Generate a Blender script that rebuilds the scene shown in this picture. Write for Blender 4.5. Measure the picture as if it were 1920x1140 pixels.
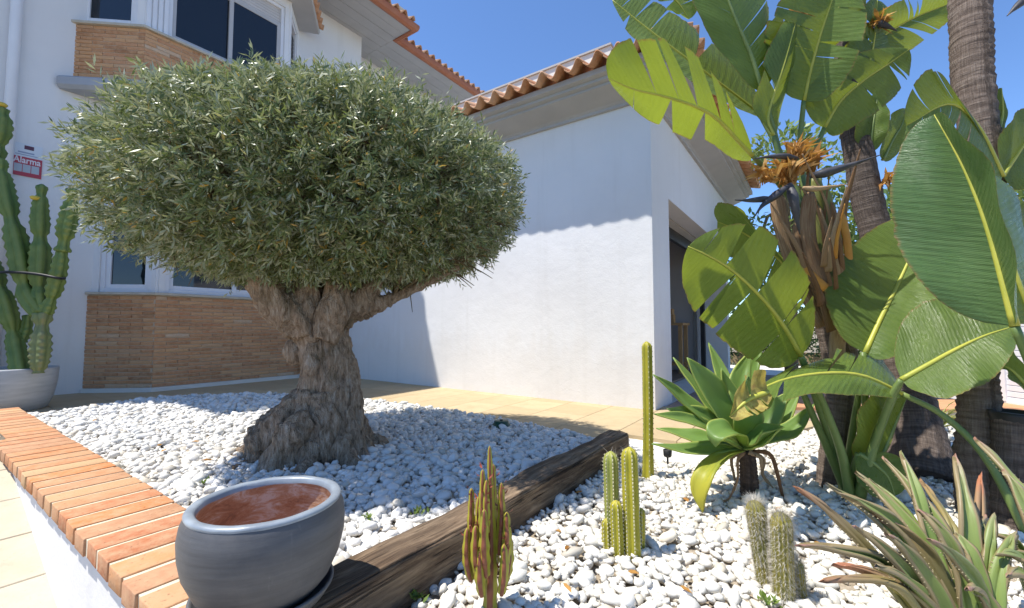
import bpy, bmesh, math, random
import numpy as np
from mathutils import Vector, Matrix, noise
for o in list(bpy.data.objects): bpy.data.objects.remove(o)
scene = bpy.context.scene
COL = scene.collection
R = random.Random(7)
V = Vector

# ---------------------------------------------------------------- camera, sky, sun, exposure
EYE = V((0, 0, 0.8)); FPX = 817.0; PITCH = math.atan(45 / 817)
cam = bpy.data.cameras.new('camera'); cam.sensor_width = 36; cam.lens = 36 * FPX / 1920
cam.clip_start = 0.02; cam.clip_end = 2000
camo = bpy.data.objects.new('camera', cam); COL.objects.link(camo)
camo.location = EYE; camo.rotation_euler = (math.pi / 2 + PITCH, 0, 0); scene.camera = camo

TO_SUN = V((-0.463, -0.115, 1.0)).normalized()
world = bpy.data.worlds.new('World'); scene.world = world; world.use_nodes = True
wn = world.node_tree.nodes; wl = world.node_tree.links
sky = wn.new('ShaderNodeTexSky'); sky.sky_type = 'NISHITA'; sky.sun_disc = False
sky.sun_elevation = math.asin(TO_SUN.z); sky.sun_rotation = math.atan2(TO_SUN.x, TO_SUN.y)
sky.altitude = 1500; sky.air_density = 1.0; sky.dust_density = 0.0; sky.ozone_density = 9.0
wn['Background'].inputs['Strength'].default_value = 0.145
wl.new(sky.outputs[0], wn['Background'].inputs['Color'])
sun = bpy.data.lights.new('sun', 'SUN'); sun.energy = 4.0; sun.angle = math.radians(0.55); sun.color = (1.0, 0.955, 0.885)
suno = bpy.data.objects.new('sun', sun); COL.objects.link(suno)
suno.rotation_euler = TO_SUN.to_track_quat('Z', 'Y').to_euler(); suno.location = (-4, -1, 9)
scene.view_settings.view_transform = 'Standard'; scene.view_settings.look = 'None'
scene.view_settings.gamma = 1; scene.view_settings.exposure = 0.80
scene.view_settings.use_curve_mapping = False

# ---------------------------------------------------------------- surveying helpers
def ray(u, v):
    a = ((u - 960) / FPX, 1.0, -(v - 570) / FPX); c, s = math.cos(PITCH), math.sin(PITCH)
    return V((a[0], a[1] * c - a[2] * s, a[1] * s + a[2] * c))
def G(u, v, z=0.0):
    r = ray(u, v); return EYE + r * ((z - EYE.z) / r.z)
def D(u, v, y):
    r = ray(u, v); return EYE + r * (y / r.y)
TH = math.atan(570 / 817)
D1 = V((math.sin(TH), math.cos(TH), 0)); NN = V((D1.y, -D1.x, 0))   # along the house front / outwards from it
def W(d, n, z=0.0): return D1 * d + NN * n + V((0, 0, z))
def PLN(u, v, n):
    r = ray(u, v); return EYE + r * ((n - EYE.dot(NN)) / r.dot(NN))
def PLD(u, v, d):
    r = ray(u, v); return EYE + r * ((d - EYE.dot(D1)) / r.dot(D1))
BAYN = -6.85; MAINN = BAYN - 0.6; ANND = 4.30; ANNN = -1.305; ANNZ = 3.13

# ---------------------------------------------------------------- materials
MATS = {}
class NT:
    def __init__(s, name):
        s.m = bpy.data.materials.new(name); s.m.use_nodes = True; s.t = s.m.node_tree
        s.b = s.t.nodes['Principled BSDF']; s.out = s.t.nodes['Material Output']; MATS[name] = s.m
    def n(s, typ, **k):
        x = s.t.nodes.new(typ)
        for a, b in k.items():
            if a in x.inputs.keys(): x.inputs[a].default_value = b
            else: setattr(x, a, b)
        return x
    def l(s, a, b): s.t.links.new(a, b)
    def co(s, kind='Object', scale=(1, 1, 1)):
        if kind == 'World':
            g = s.n('ShaderNodeNewGeometry'); o = g.outputs['Position']
        else: o = s.n('ShaderNodeTexCoord').outputs[kind]
        mp = s.n('ShaderNodeMapping'); mp.inputs['Scale'].default_value = scale; s.l(o, mp.inputs['Vector'])
        return mp.outputs[0]
    def noise(s, co, scale, detail=4, rough=0.55, dist=0.0):
        x = s.n('ShaderNodeTexNoise'); x.inputs['Scale'].default_value = scale; x.inputs['Detail'].default_value = detail
        x.inputs['Roughness'].default_value = rough; x.inputs['Distortion'].default_value = dist; s.l(co, x.inputs['Vector']); return x.outputs['Fac']
    def ramp(s, fac, stops, interp='LINEAR'):
        x = s.n('ShaderNodeValToRGB'); e = x.color_ramp; e.interpolation = interp
        while len(e.elements) < len(stops): e.elements.new(0.5)
        for q, (p, c) in zip(e.elements, stops): q.position = p; q.color = (*c, 1) if len(c) == 3 else c
        s.l(fac, x.inputs['Fac']); return x.outputs['Color']
    def mix(s, fac, a, b, mode='MIX'):
        x = s.n('ShaderNodeMix', data_type='RGBA', blend_type=mode)
        for sock, val in ((x.inputs[0], fac), (x.inputs[6], a), (x.inputs[7], b)):
            if isinstance(val, bpy.types.NodeSocket): s.l(val, sock)
            else: sock.default_value = (*val, 1) if isinstance(val, tuple) and len(val) == 3 else val
        return x.outputs[2]
    def math(s, op, a, b=0.0):
        x = s.n('ShaderNodeMath', operation=op)
        for i, val in ((0, a), (1, b)):
            if isinstance(val, bpy.types.NodeSocket): s.l(val, x.inputs[i])
            else: x.inputs[i].default_value = val
        return x.outputs[0]
    def bump(s, h, strength=0.3, dist=0.01):
        x = s.n('ShaderNodeBump'); x.inputs['Strength'].default_value = strength; x.inputs['Distance'].default_value = dist
        s.l(h, x.inputs['Height']); s.l(x.outputs[0], s.b.inputs['Normal']); return x
    def base(s, c):
        if isinstance(c, bpy.types.NodeSocket): s.l(c, s.b.inputs['Base Color'])
        else: s.b.inputs['Base Color'].default_value = (*c, 1)
    def rough(s, r, spec=None):
        s.b.inputs['Roughness'].default_value = r
        if spec is not None: s.b.inputs['Specular IOR Level'].default_value = spec
    def rnd(s):
        a = s.n('ShaderNodeObjectInfo').outputs['Random']; b = s.n('ShaderNodeNewGeometry').outputs['Random Per Island']
        return s.math('FRACT', s.math('ADD', a, b))
    def translucent(s, color, fac):
        t = s.n('ShaderNodeBsdfTranslucent'); m = s.n('ShaderNodeMixShader'); m.inputs[0].default_value = fac
        if isinstance(color, bpy.types.NodeSocket): s.l(color, t.inputs['Color'])
        else: t.inputs['Color'].default_value = (*color, 1)
        s.l(s.b.outputs[0], m.inputs[1]); s.l(t.outputs[0], m.inputs[2]); s.l(m.outputs[0], s.out.inputs['Surface'])

def m_simple(name, c1, c2, scale=6, rough=0.7, bump=0.2, bscale=60, bdist=0.004, spec=0.4, kind='World', stretch=(1, 1, 1)):
    k = NT(name); co = k.co(kind, stretch)
    k.base(k.mix(k.ramp(k.noise(co, scale, 6), [(0.3, (0, 0, 0)), (0.7, (1, 1, 1))]), c1, c2)); k.rough(rough, spec)
    if bump: k.bump(k.noise(co, bscale, 4), bump, bdist)
    return k
def m_stucco():
    k = NT('stucco'); co = k.co('World')
    big = k.ramp(k.noise(co, 0.9, 5), [(0.3, (0.71, 0.71, 0.705)), (0.7, (0.78, 0.78, 0.775))])
    # rain-splash dirt and painted warm bounce from the paving, along the wall foot
    sep = k.n('ShaderNodeSeparateXYZ'); k.l(co, sep.inputs[0])
    edge = k.math('ADD', sep.outputs['Z'], k.math('MULTIPLY', k.noise(k.co('World', (3, 3, 1)), 2.2, 5), -0.9))
    dirt = k.ramp(edge, [(0.0, (1, 1, 1)), (0.32, (0, 0, 0))])
    c = k.mix(k.math('MULTIPLY', dirt, 0.16), big, (0.55, 0.47, 0.36))
    st = k.ramp(k.noise(k.co('World', (5, 5, 0.35)), 1.5, 5), [(0.55, (0, 0, 0)), (0.8, (1, 1, 1))])
    k.base(k.mix(k.math('MULTIPLY', st, 0.2), c, (0.5, 0.48, 0.44))); k.rough(0.9, 0.2)
    h = k.math('ADD', k.math('MULTIPLY', k.noise(co, 5, 5, 0.6), 1.0), k.math('MULTIPLY', k.noise(co, 70, 3), 0.16))
    k.bump(h, 0.20, 0.03)
m_stucco()
def m_brick(name, stops, mort):
    k = NT(name); co = k.co('World')
    c = k.ramp(k.rnd(), stops)
    nz = k.noise(co, 22, 6, 0.65)
    c = k.mix(k.ramp(nz, [(0.35, (0, 0, 0)), (0.75, (1, 1, 1))]), c, mort, 'MIX') if mort else c
    spots = k.ramp(k.noise(co, 75, 3), [(0.62, (0, 0, 0)), (0.72, (1, 1, 1))])
    c = k.mix(k.math('MULTIPLY', spots, 0.5), c, (0.10, 0.06, 0.035))
    k.base(c); k.rough(0.88, 0.25); k.bump(k.math('ADD', nz, k.math('MULTIPLY', k.noise(co, 120, 3), 0.4)), 0.5, 0.006)
m_brick('bay_brick', [(0, (0.34, 0.16, 0.075)), (0.3, (0.52, 0.245, 0.11)), (0.55, (0.60, 0.34, 0.165)), (0.8, (0.48, 0.20, 0.09)), (0.96, (0.54, 0.34, 0.19)), (1, (0.60, 0.48, 0.35))], (0.58, 0.35, 0.2))
m_brick('cap_brick', [(0, (0.42, 0.15, 0.07)), (0.3, (0.50, 0.215, 0.10)), (0.5, (0.53, 0.30, 0.155)), (0.7, (0.43, 0.21, 0.115)), (0.85, (0.54, 0.20, 0.07)), (1, (0.55, 0.36, 0.19))], (0.54, 0.33, 0.19))
m_brick('roof_tile', [(0, (0.46, 0.20, 0.09)), (0.5, (0.54, 0.27, 0.14)), (1, (0.60, 0.36, 0.22))], (0.55, 0.33, 0.2))
m_simple('mortar', (0.62, 0.52, 0.37), (0.70, 0.60, 0.44), 14, 0.92, 0.4, 90)
m_simple('bay_mortar', (0.50, 0.39, 0.27), (0.60, 0.50, 0.38), 14, 0.92, 0.4, 90)
m_simple('grey_trim', (0.38, 0.375, 0.37), (0.44, 0.435, 0.425), 3, 0.8, 0.15, 60)
m_simple('soffit', (0.42, 0.41, 0.395), (0.47, 0.46, 0.44), 3, 0.85, 0.1, 60)
m_simple('ledge', (0.33, 0.35, 0.38), (0.40, 0.42, 0.45), 5, 0.8, 0.25, 70)
m_simple('sill_stone', (0.44, 0.40, 0.31), (0.54, 0.49, 0.4), 8, 0.7, 0.2, 80)
m_simple('plinth', (0.66, 0.64, 0.58), (0.72, 0.70, 0.65), 4, 0.85, 0.25, 60)
m_simple('gutter', (0.36, 0.12, 0.055), (0.42, 0.16, 0.075), 5, 0.5, 0.0)
m_simple('frame_white', (0.70, 0.71, 0.73), (0.75, 0.76, 0.78), 4, 0.35, 0.0)
m_simple('frame_grey', (0.44, 0.43, 0.42), (0.5, 0.49, 0.48), 4, 0.4, 0.0)
m_simple('shutter', (0.52, 0.50, 0.48), (0.57, 0.55, 0.53), 4, 0.5, 0.0)
k = NT('glass'); k.base((0.012, 0.016, 0.022)); k.rough(0.03, 0.6); k.bump(k.noise(k.co('World'), 1.7, 2), 0.03, 0.02)
m_simple('dark_metal', (0.02, 0.02, 0.022), (0.03, 0.03, 0.03), 9, 0.4, 0.0)
m_simple('black_plastic', (0.012, 0.012, 0.012), (0.02, 0.02, 0.02), 9, 0.5, 0.05)
m_simple('green_plastic', (0.015, 0.06, 0.04), (0.02, 0.08, 0.05), 9, 0.5, 0.05)
m_simple('room_wall', (0.42, 0.40, 0.40), (0.46, 0.44, 0.43), 3, 0.9, 0.05)
m_simple('room_floor', (0.20, 0.14, 0.10), (0.26, 0.18, 0.13), 3, 0.6, 0.05)
m_simple('table_wood', (0.42, 0.24, 0.10), (0.52, 0.31, 0.14), 9, 0.55, 0.1, stretch=(6, 1, 1))
m_simple('terracotta_floor', (0.50, 0.23, 0.11), (0.58, 0.30, 0.15), 5, 0.8, 0.2)
m_simple('shaded_brown_paver', (0.27, 0.19, 0.15), (0.34, 0.25, 0.2), 5, 0.75, 0.2)  # patio beside the annex: its shade is put into a browner colour
m_simple('louvre_white', (0.68, 0.68, 0.70), (0.74, 0.74, 0.75), 5, 0.45, 0.0)
m_simple('soil', (0.10, 0.075, 0.05), (0.22, 0.18, 0.13), 14, 0.95, 0.5, 60, 0.01)
m_simple('bed_base', (0.24, 0.19, 0.13), (0.42, 0.36, 0.28), 40, 0.95, 0.5, 80, 0.01)
m_simple('ground', (0.22, 0.18, 0.12), (0.30, 0.25, 0.17), 0.7, 0.95, 0.3)
def m_paver(name, a, b, joint):
    k = NT(name); co = k.co('World')
    c = k.mix(k.rnd(), a, b)
    st = k.ramp(k.noise(co, 5.5, 7, 0.7), [(0.42, (0, 0, 0)), (0.72, (1, 1, 1))])
    c = k.mix(k.math('MULTIPLY', st, 0.55), c, joint)
    fine = k.ramp(k.noise(co, 60, 5, 0.7), [(0.6, (0, 0, 0)), (0.7, (1, 1, 1))])
    k.base(k.mix(k.math('MULTIPLY', fine, 0.35), c, (0.30, 0.22, 0.14))); k.rough(0.75, 0.3); k.bump(k.noise(co, 30, 6, 0.7), 0.35, 0.006)
m_paver('patio_paver', (0.45, 0.345, 0.20), (0.51, 0.405, 0.245), (0.38, 0.28, 0.165))
m_paver('path_paver', (0.52, 0.45, 0.33), (0.57, 0.50, 0.38), (0.42, 0.34, 0.24))
def m_pebble(name, tone):
    k = NT(name); co = k.co('World'); r = k.rnd()
    c = k.ramp(r, [(0, (0.60 * tone[0], 0.60 * tone[1], 0.58 * tone[2])), (0.5, (0.72 * tone[0], 0.71 * tone[1], 0.68 * tone[2])), (0.88, (0.78 * tone[0], 0.77 * tone[1], 0.75 * tone[2])), (0.94, (0.66 * tone[0], 0.61 * tone[1], 0.52 * tone[2])), (1, (0.42 * tone[0], 0.40 * tone[1], 0.36 * tone[2]))])
    sm = k.ramp(k.noise(co, 45, 5, 0.6), [(0.55, (0, 0, 0)), (0.85, (1, 1, 1))])
    k.base(k.mix(k.math('MULTIPLY', sm, 0.35), c, (0.5, 0.42, 0.30))); k.rough(0.6, 0.35); k.bump(k.noise(co, 130, 4), 0.3, 0.003)
m_pebble('pebble_cool', (1, 0.985, 0.955)); m_pebble('pebble_warm', (1.0, 0.965, 0.89))
def m_glaze():
    k = NT('glazed_grey'); co = k.co('Object')
    band = k.noise(k.co('Object', (1.2, 1.2, 16)), 3.0, 6, 0.65)
    c = k.ramp(band, [(0.3, (0.068, 0.068, 0.072)), (0.55, (0.098, 0.098, 0.102)), (0.8, (0.135, 0.134, 0.134))])
    dust = k.ramp(k.noise(co, 7, 7, 0.7), [(0.5, (0, 0, 0)), (0.75, (1, 1, 1))])
    c = k.mix(k.math('MULTIPLY', dust, 0.4), c, (0.17, 0.155, 0.14))
    drip = k.ramp(k.noise(k.co('Object', (26, 26, 2.2)), 1.0, 5, 0.6), [(0.60, (0, 0, 0)), (0.68, (1, 1, 1))])
    c = k.mix(k.math('MULTIPLY', drip, 0.28), c, (0.30, 0.29, 0.27))
    k.base(c); k.rough(0.55, 0.45); k.bump(k.math('ADD', band, k.math('MULTIPLY', k.noise(co, 90, 3), 0.3)), 0.25, 0.004)
m_glaze()
k = NT('glaze_rim'); co = k.co('Object'); k.base(k.mix(k.ramp(k.noise(co, 14, 5), [(0.4, (0, 0, 0)), (0.7, (1, 1, 1))]), (0.22, 0.25, 0.28), (0.33, 0.37, 0.40))); k.rough(0.35, 0.5); k.bump(k.noise(co, 60, 3), 0.1, 0.003)
k = NT('terracotta_inside'); co = k.co('Object', (1, 1, 2.5))
c = k.ramp(k.noise(co, 11, 8, 0.75, 0.8), [(0.28, (0.17, 0.10, 0.07)), (0.42, (0.38, 0.19, 0.105)), (0.52, (0.46, 0.27, 0.165)), (0.62, (0.58, 0.48, 0.41))]); k.base(c); k.rough(0.95, 0.1); k.bump(k.noise(co, 40, 5), 0.4, 0.005)
m_simple('pot_concrete', (0.36, 0.37, 0.375), (0.47, 0.48, 0.48), 5, 0.6, 0.15, kind='Object', stretch=(1, 1, 8))
def m_sleeper():
    k = NT('sleeper_wood'); co = k.co('Object', (0.9, 9, 9))
    g = k.noise(co, 3.2, 8, 0.7, 0.4); g2 = k.noise(k.co('Object', (0.5, 30, 30)), 3.0, 5, 0.6)
    c = k.ramp(g, [(0.25, (0.035, 0.023, 0.015)), (0.45, (0.11, 0.072, 0.045)), (0.60, (0.27, 0.19, 0.12)), (0.80, (0.44, 0.34, 0.23))])
    cr = k.ramp(g2, [(0.30, (1, 1, 1)), (0.40, (0, 0, 0))])
    c = k.mix(k.math('MULTIPLY', cr, 0.85), c, (0.012, 0.008, 0.006))
    gy = k.ramp(k.noise(k.co('Object', (1.3, 3, 3)), 2.2, 5), [(0.45, (0, 0, 0)), (0.7, (1, 1, 1))])
    c = k.mix(k.math('MULTIPLY', gy, 0.4), c, (0.15, 0.115, 0.08))
    k.base(c); k.rough(0.85, 0.25)
    k.bump(k.math('SUBTRACT', g, k.math('MULTIPLY', cr, 0.7)), 0.9, 0.014)
m_sleeper()
def m_bark(name, cols, stretch, scale, dist, bs=1.0):
    k = NT(name); co = k.co('Object', stretch)
    a = k.noise(co, scale, 9, 0.72, 0.5)
    vv = k.n('ShaderNodeTexVoronoi', feature='DISTANCE_TO_EDGE'); vv.inputs['Scale'].default_value = scale * 2.2; k.l(co, vv.inputs['Vector'])
    h = k.math('ADD', a, k.math('MULTIPLY', vv.outputs['Distance'], 0.5))
    c = k.ramp(a, cols)
    moss = k.ramp(k.noise(k.co('Object'), 5, 5), [(0.55, (0, 0, 0)), (0.72, (1, 1, 1))])
    c = k.mix(k.math('MULTIPLY', moss, 0.45), c, (0.10, 0.085, 0.035))
    k.base(c); k.rough(0.93, 0.15); k.bump(h, bs, dist)
m_bark('olive_bark', [(0.28, (0.055, 0.036, 0.022)), (0.40, (0.24, 0.17, 0.11)), (0.52, (0.40, 0.30, 0.21)), (0.68, (0.58, 0.49, 0.39))], (9, 9, 2.2), 5, 0.03)
m_bark('twig_bark', [(0.3, (0.10, 0.075, 0.04)), (0.7, (0.25, 0.19, 0.11))], (3, 3, 1), 9, 0.01)
def m_trunk(name, c0, c1, c2):
    k = NT(name); uv = k.co('UV', (3, 1, 1))
    rings = k.noise(k.co('UV', (0.7, 11, 1)), 4, 6, 0.65, 0.3); fib = k.noise(k.co('UV', (26, 3, 1)), 3, 6)
    h = k.math('ADD', k.math('MULTIPLY', rings, 0.7), k.math('MULTIPLY', fib, 0.5))
    k.base(k.ramp(h, [(0.35, c0), (0.6, c1), (0.85, c2)])); k.rough(0.92, 0.15); k.bump(h, 0.9, 0.02)
m_trunk('strelitzia_bark', (0.06, 0.042, 0.033), (0.155, 0.118, 0.094), (0.30, 0.245, 0.20))
m_trunk('agave_bark', (0.035, 0.024, 0.018), (0.10, 0.068, 0.05), (0.2, 0.14, 0.1))
m_trunk('shaded_dark_bark', (0.035, 0.027, 0.022), (0.11, 0.085, 0.07), (0.22, 0.18, 0.15))  # darker copy of the strelitzia bark, leaning trunk's shade put into the colour
def m_olive():
    k = NT('olive_leaf'); r = k.n('ShaderNodeNewGeometry')
    c = k.ramp(r.outputs['Random Per Island'], [(0, (0.065, 0.105, 0.034)), (0.35, (0.125, 0.175, 0.062)), (0.7, (0.20, 0.245, 0.10)), (0.955, (0.34, 0.36, 0.18)), (0.975, (0.45, 0.29, 0.08)), (1, (0.55, 0.32, 0.04))])
    c = k.mix(r.outputs['Backfacing'], c, (0.38, 0.41, 0.29))
    k.base(c); k.rough(0.40, 0.5); k.translucent(k.mix(0.5, c, (0.34, 0.38, 0.09)), 0.25)
m_olive()
def m_foliage(name, a, b, t):
    k = NT(name); r = k.n('ShaderNodeNewGeometry').outputs['Random Per Island']
    c = k.mix(r, a, b); k.base(c); k.rough(0.45, 0.4); k.translucent(t, 0.3)
m_foliage('hedge_leaf', (0.02, 0.045, 0.014), (0.05, 0.09, 0.025), (0.06, 0.11, 0.02))
m_foliage('tree_leaf', (0.09, 0.15, 0.04), (0.20, 0.27, 0.08), (0.34, 0.44, 0.1))
def m_strel(name, c1, c2, tr, tf, edge=(0.25, 0.16, 0.05)):
    k = NT(name); uv = k.co('UV')
    sep = k.n('ShaderNodeSeparateXYZ'); k.l(uv, sep.inputs[0])
    cen = k.math('ABSOLUTE', k.math('SUBTRACT', sep.outputs['X'], 0.5))
    ph = k.math('ADD', k.math('MULTIPLY', sep.outputs['Y'], 1.0), k.math('MULTIPLY', cen, -0.10))
    vein = k.math('SINE', k.math('MULTIPLY', k.math('ADD', ph, k.math('MULTIPLY', k.noise(k.co('UV', (0.8, 9, 1)), 2.0, 3), 0.05)), 190.0)); vein2 = k.math('SINE', k.math('MULTIPLY', ph, 733.0))
    wob = k.noise(k.co('UV', (0.9, 70, 1)), 1.0, 5, 0.65)
    h = k.math('ADD', k.math('ADD', k.math('MULTIPLY', vein, 0.55), k.math('MULTIPLY', vein2, 0.25)), k.math('MULTIPLY', wob, 3.4))
    v01 = k.math('ADD', k.math('MULTIPLY', vein, 0.14), k.math('MULTIPLY', wob, 1.0))
    c = k.mix(v01, c1, c2)
    pat = k.ramp(k.noise(k.co('UV', (3, 7, 1)), 1.5, 5), [(0.4, (0, 0, 0)), (0.75, (1, 1, 1))])
    c = k.mix(k.math('MULTIPLY', pat, 0.35), c, tuple(x * 1.5 for x in c2))
    eg = k.math('MULTIPLY', k.ramp(cen, [(0.475, (0, 0, 0)), (0.497, (1, 1, 1))]), k.ramp(k.noise(k.co('UV', (1, 22, 1)), 2, 4), [(0.35, (0, 0, 0)), (0.6, (1, 1, 1))]))
    spots = k.ramp(k.noise(k.co('UV', (9, 16, 1)), 1.6, 6, 0.7), [(0.66, (0, 0, 0)), (0.74, (1, 1, 1))])
    c = k.mix(k.math('MULTIPLY', spots, 0.55), c, edge)
    c = k.mix(eg, c, edge)
    dust = k.ramp(k.noise(k.co('UV', (4, 5, 1)), 2.3, 6), [(0.4, (0.27, 0.27, 0.27)), (0.75, (0.5, 0.5, 0.5))])
    k.l(dust, k.b.inputs['Roughness'])
    k.base(c); k.b.inputs['Specular IOR Level'].default_value = 0.38; k.bump(h, 0.45, 0.0035)
    t2 = k.mix(eg, k.mix(v01, tuple(x * 0.85 for x in tr), tr), edge)
    k.translucent(t2, tf)
m_strel('strelitzia_deep', (0.055, 0.115, 0.040), (0.085, 0.155, 0.055), (0.22, 0.32, 0.04), 0.28)
m_strel('strelitzia_blade', (0.085, 0.145, 0.032), (0.135, 0.20, 0.048), (0.36, 0.43, 0.035), 0.36)
m_strel('strelitzia_young', (0.10, 0.17, 0.035), (0.14, 0.21, 0.045), (0.38, 0.46, 0.035), 0.42)
m_simple('midrib', (0.34, 0.36, 0.05), (0.46, 0.44, 0.07), 12, 0.45, 0.1)
m_simple('midrib_green', (0.13, 0.19, 0.05), (0.20, 0.26, 0.08), 12, 0.45, 0.1)
m_simple('petiole', (0.09, 0.15, 0.035), (0.17, 0.22, 0.06), 7, 0.45, 0.15, kind='World')
k = NT('sheath'); co = k.co('UV', (9, 1.2, 1)); k.base(k.ramp(k.math('ADD', k.math('MULTIPLY', k.noise(co, 3, 7, 0.7, 0.4), 0.75), k.math('MULTIPLY', k.rnd(), 0.3)), [(0.25, (0.05, 0.026, 0.016)), (0.45, (0.23, 0.12, 0.055)), (0.62, (0.40, 0.27, 0.15)), (0.85, (0.52, 0.36, 0.2))])); k.rough(0.8, 0.25); k.bump(k.noise(co, 8, 5), 0.5, 0.008)
m_simple('orange_sheath', (0.50, 0.20, 0.03), (0.60, 0.29, 0.05), 10, 0.6, 0.3)
m_simple('green_sheath', (0.13, 0.16, 0.035), (0.27, 0.26, 0.07), 10, 0.5, 0.2, stretch=(4, 4, 0.7))
k = NT('dry_petal'); k.base(k.ramp(k.rnd(), [(0, (0.30, 0.13, 0.03)), (0.5, (0.50, 0.26, 0.07)), (1, (0.62, 0.42, 0.18))])); k.rough(0.75, 0.3); k.translucent((0.55, 0.28, 0.05), 0.3)
m_simple('bract', (0.03, 0.03, 0.034), (0.085, 0.08, 0.085), 16, 0.5, 0.2)
k = NT('dry_leaf'); co = k.co('UV', (4, 6, 1)); c = k.ramp(k.noise(co, 2, 6), [(0.3, (0.28, 0.17, 0.07)), (0.55, (0.42, 0.36, 0.10)), (0.8, (0.55, 0.47, 0.2))]); k.base(c); k.rough(0.7, 0.3); k.translucent((0.5, 0.4, 0.06), 0.35)
def m_tleaf(name, stops, rough, tr, tf, edge=None):
    k = NT(name); uv = k.co('UV'); sep = k.n('ShaderNodeSeparateXYZ'); k.l(uv, sep.inputs[0])
    nz = k.noise(k.co('UV', (5, 3, 1)), 2, 5)
    t = k.math('ADD', sep.outputs['Y'], k.math('MULTIPLY', k.math('SUBTRACT', nz, 0.5), 0.45))
    t = k.math('ADD', t, k.math('MULTIPLY', k.math('SUBTRACT', k.n('ShaderNodeObjectInfo').outputs['Random'], 0.5), 0.3))
    c = k.ramp(t, stops)
    if edge:
        cen = k.math('ABSOLUTE', k.math('SUBTRACT', sep.outputs['X'], 0.5)); c = k.mix(k.ramp(cen, [(0.44, (0, 0, 0)), (0.49, (1, 1, 1))]), c, edge)
    k.base(c); k.rough(rough, 0.4); k.bump(k.noise(k.co('UV', (40, 2, 1)), 2, 3), 0.12, 0.003)
    if tf: k.translucent(tr, tf)
m_tleaf('agave_leaf', [(0.0, (0.20, 0.29, 0.07)), (0.4, (0.17, 0.29, 0.075)), (1.0, (0.21, 0.32, 0.09))], 0.38, (0.50, 0.62, 0.06), 0.36, (0.42, 0.48, 0.12))
m_tleaf('yellowed_leaf', [(0.0, (0.16, 0.26, 0.05)), (0.35, (0.28, 0.34, 0.05)), (0.6, (0.48, 0.46, 0.05)), (1.0, (0.50, 0.46, 0.06))], 0.45, (0.6, 0.55, 0.04), 0.35)
m_tleaf('aloe_leaf', [(0.0, (0.15, 0.225, 0.05)), (0.5, (0.185, 0.24, 0.06)), (0.8, (0.20, 0.22, 0.08)), (0.95, (0.26, 0.19, 0.12)), (1.0, (0.33, 0.18, 0.13))], 0.45, (0, 0, 0), 0, (0.26, 0.2, 0.1))
m_tleaf('aloe_red', [(0.0, (0.18, 0.20, 0.055)), (0.5, (0.26, 0.20, 0.075)), (0.8, (0.30, 0.19, 0.10)), (1.0, (0.40, 0.16, 0.08))], 0.5, (0, 0, 0), 0)
m_tleaf('spiky_leaf', [(0.0, (0.07, 0.12, 0.05)), (0.8, (0.12, 0.17, 0.075)), (1.0, (0.32, 0.25, 0.1))], 0.5, (0, 0, 0), 0)
m_tleaf('yellow_spike', [(0.0, (0.30, 0.34, 0.08)), (1.0, (0.50, 0.48, 0.16))], 0.5, (0.5, 0.5, 0.1), 0.3)
m_simple('tooth', (0.36, 0.30, 0.16), (0.42, 0.34, 0.2), 9, 0.6, 0)
def m_cactus(name, lo, hi, edge, ew=0.5, e0=0.6, e1=0.98):
    k = NT(name); uv = k.co('UV'); sep = k.n('ShaderNodeSeparateXYZ'); k.l(uv, sep.inputs[0])
    c = k.mix(k.ramp(k.noise(k.co('World'), 9, 5), [(0.35, (0, 0, 0)), (0.7, (1, 1, 1))]), lo, hi)
    c = k.mix(k.math('MULTIPLY', k.ramp(sep.outputs['X'], [(e0, (0, 0, 0)), (e1, (1, 1, 1))]), ew), c, edge)
    k.base(c); k.rough(0.5, 0.4); k.bump(k.noise(k.co('World'), 120, 3), 0.15, 0.003)
m_cactus('candelabra_skin', (0.09, 0.15, 0.03), (0.16, 0.215, 0.048), (0.21, 0.25, 0.07), 0.6)
m_cactus('candelabra_old', (0.16, 0.20, 0.07), (0.18, 0.20, 0.08), (0.22, 0.2, 0.1), 0.6)
m_cactus('column_skin', (0.30, 0.275, 0.018), (0.42, 0.36, 0.025), (0.48, 0.43, 0.12), 0.6)
m_cactus('column_blue', (0.22, 0.25, 0.05), (0.32, 0.32, 0.06), (0.34, 0.33, 0.16), 0.6)
m_cactus('hairy_skin', (0.20, 0.19, 0.03), (0.32, 0.25, 0.035), (0.30, 0.27, 0.14), 0.6)
m_cactus('red_euphorbia', (0.27, 0.27, 0.03), (0.44, 0.40, 0.04), (0.20, 0.045, 0.032), 0.92, 0.22, 0.62)
m_simple('red_leaf', (0.20, 0.04, 0.03), (0.30, 0.08, 0.045), 30, 0.5, 0)
m_simple('spine', (0.50, 0.46, 0.38), (0.58, 0.54, 0.46), 9, 0.6, 0)
m_simple('areole', (0.48, 0.44, 0.26), (0.55, 0.5, 0.33), 9, 0.8, 0)
m_simple('yellow_bud', (0.55, 0.40, 0.05), (0.6, 0.46, 0.08), 9, 0.6, 0)
m_foliage('weed', (0.08, 0.14, 0.02), (0.16, 0.22, 0.04), (0.2, 0.3, 0.04))
for nm, c in (('sign_white', (0.66, 0.70, 0.74)), ('sign_red', (0.42, 0.03, 0.05)), ('sign_text', (0.75, 0.70, 0.72)), ('sign_dark', (0.10, 0.02, 0.04)), ('sign_grey', (0.42, 0.46, 0.50)), ('sign_blue', (0.28, 0.33, 0.45))):
    k = NT(nm); k.base(c); k.rough(0.35)

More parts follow.
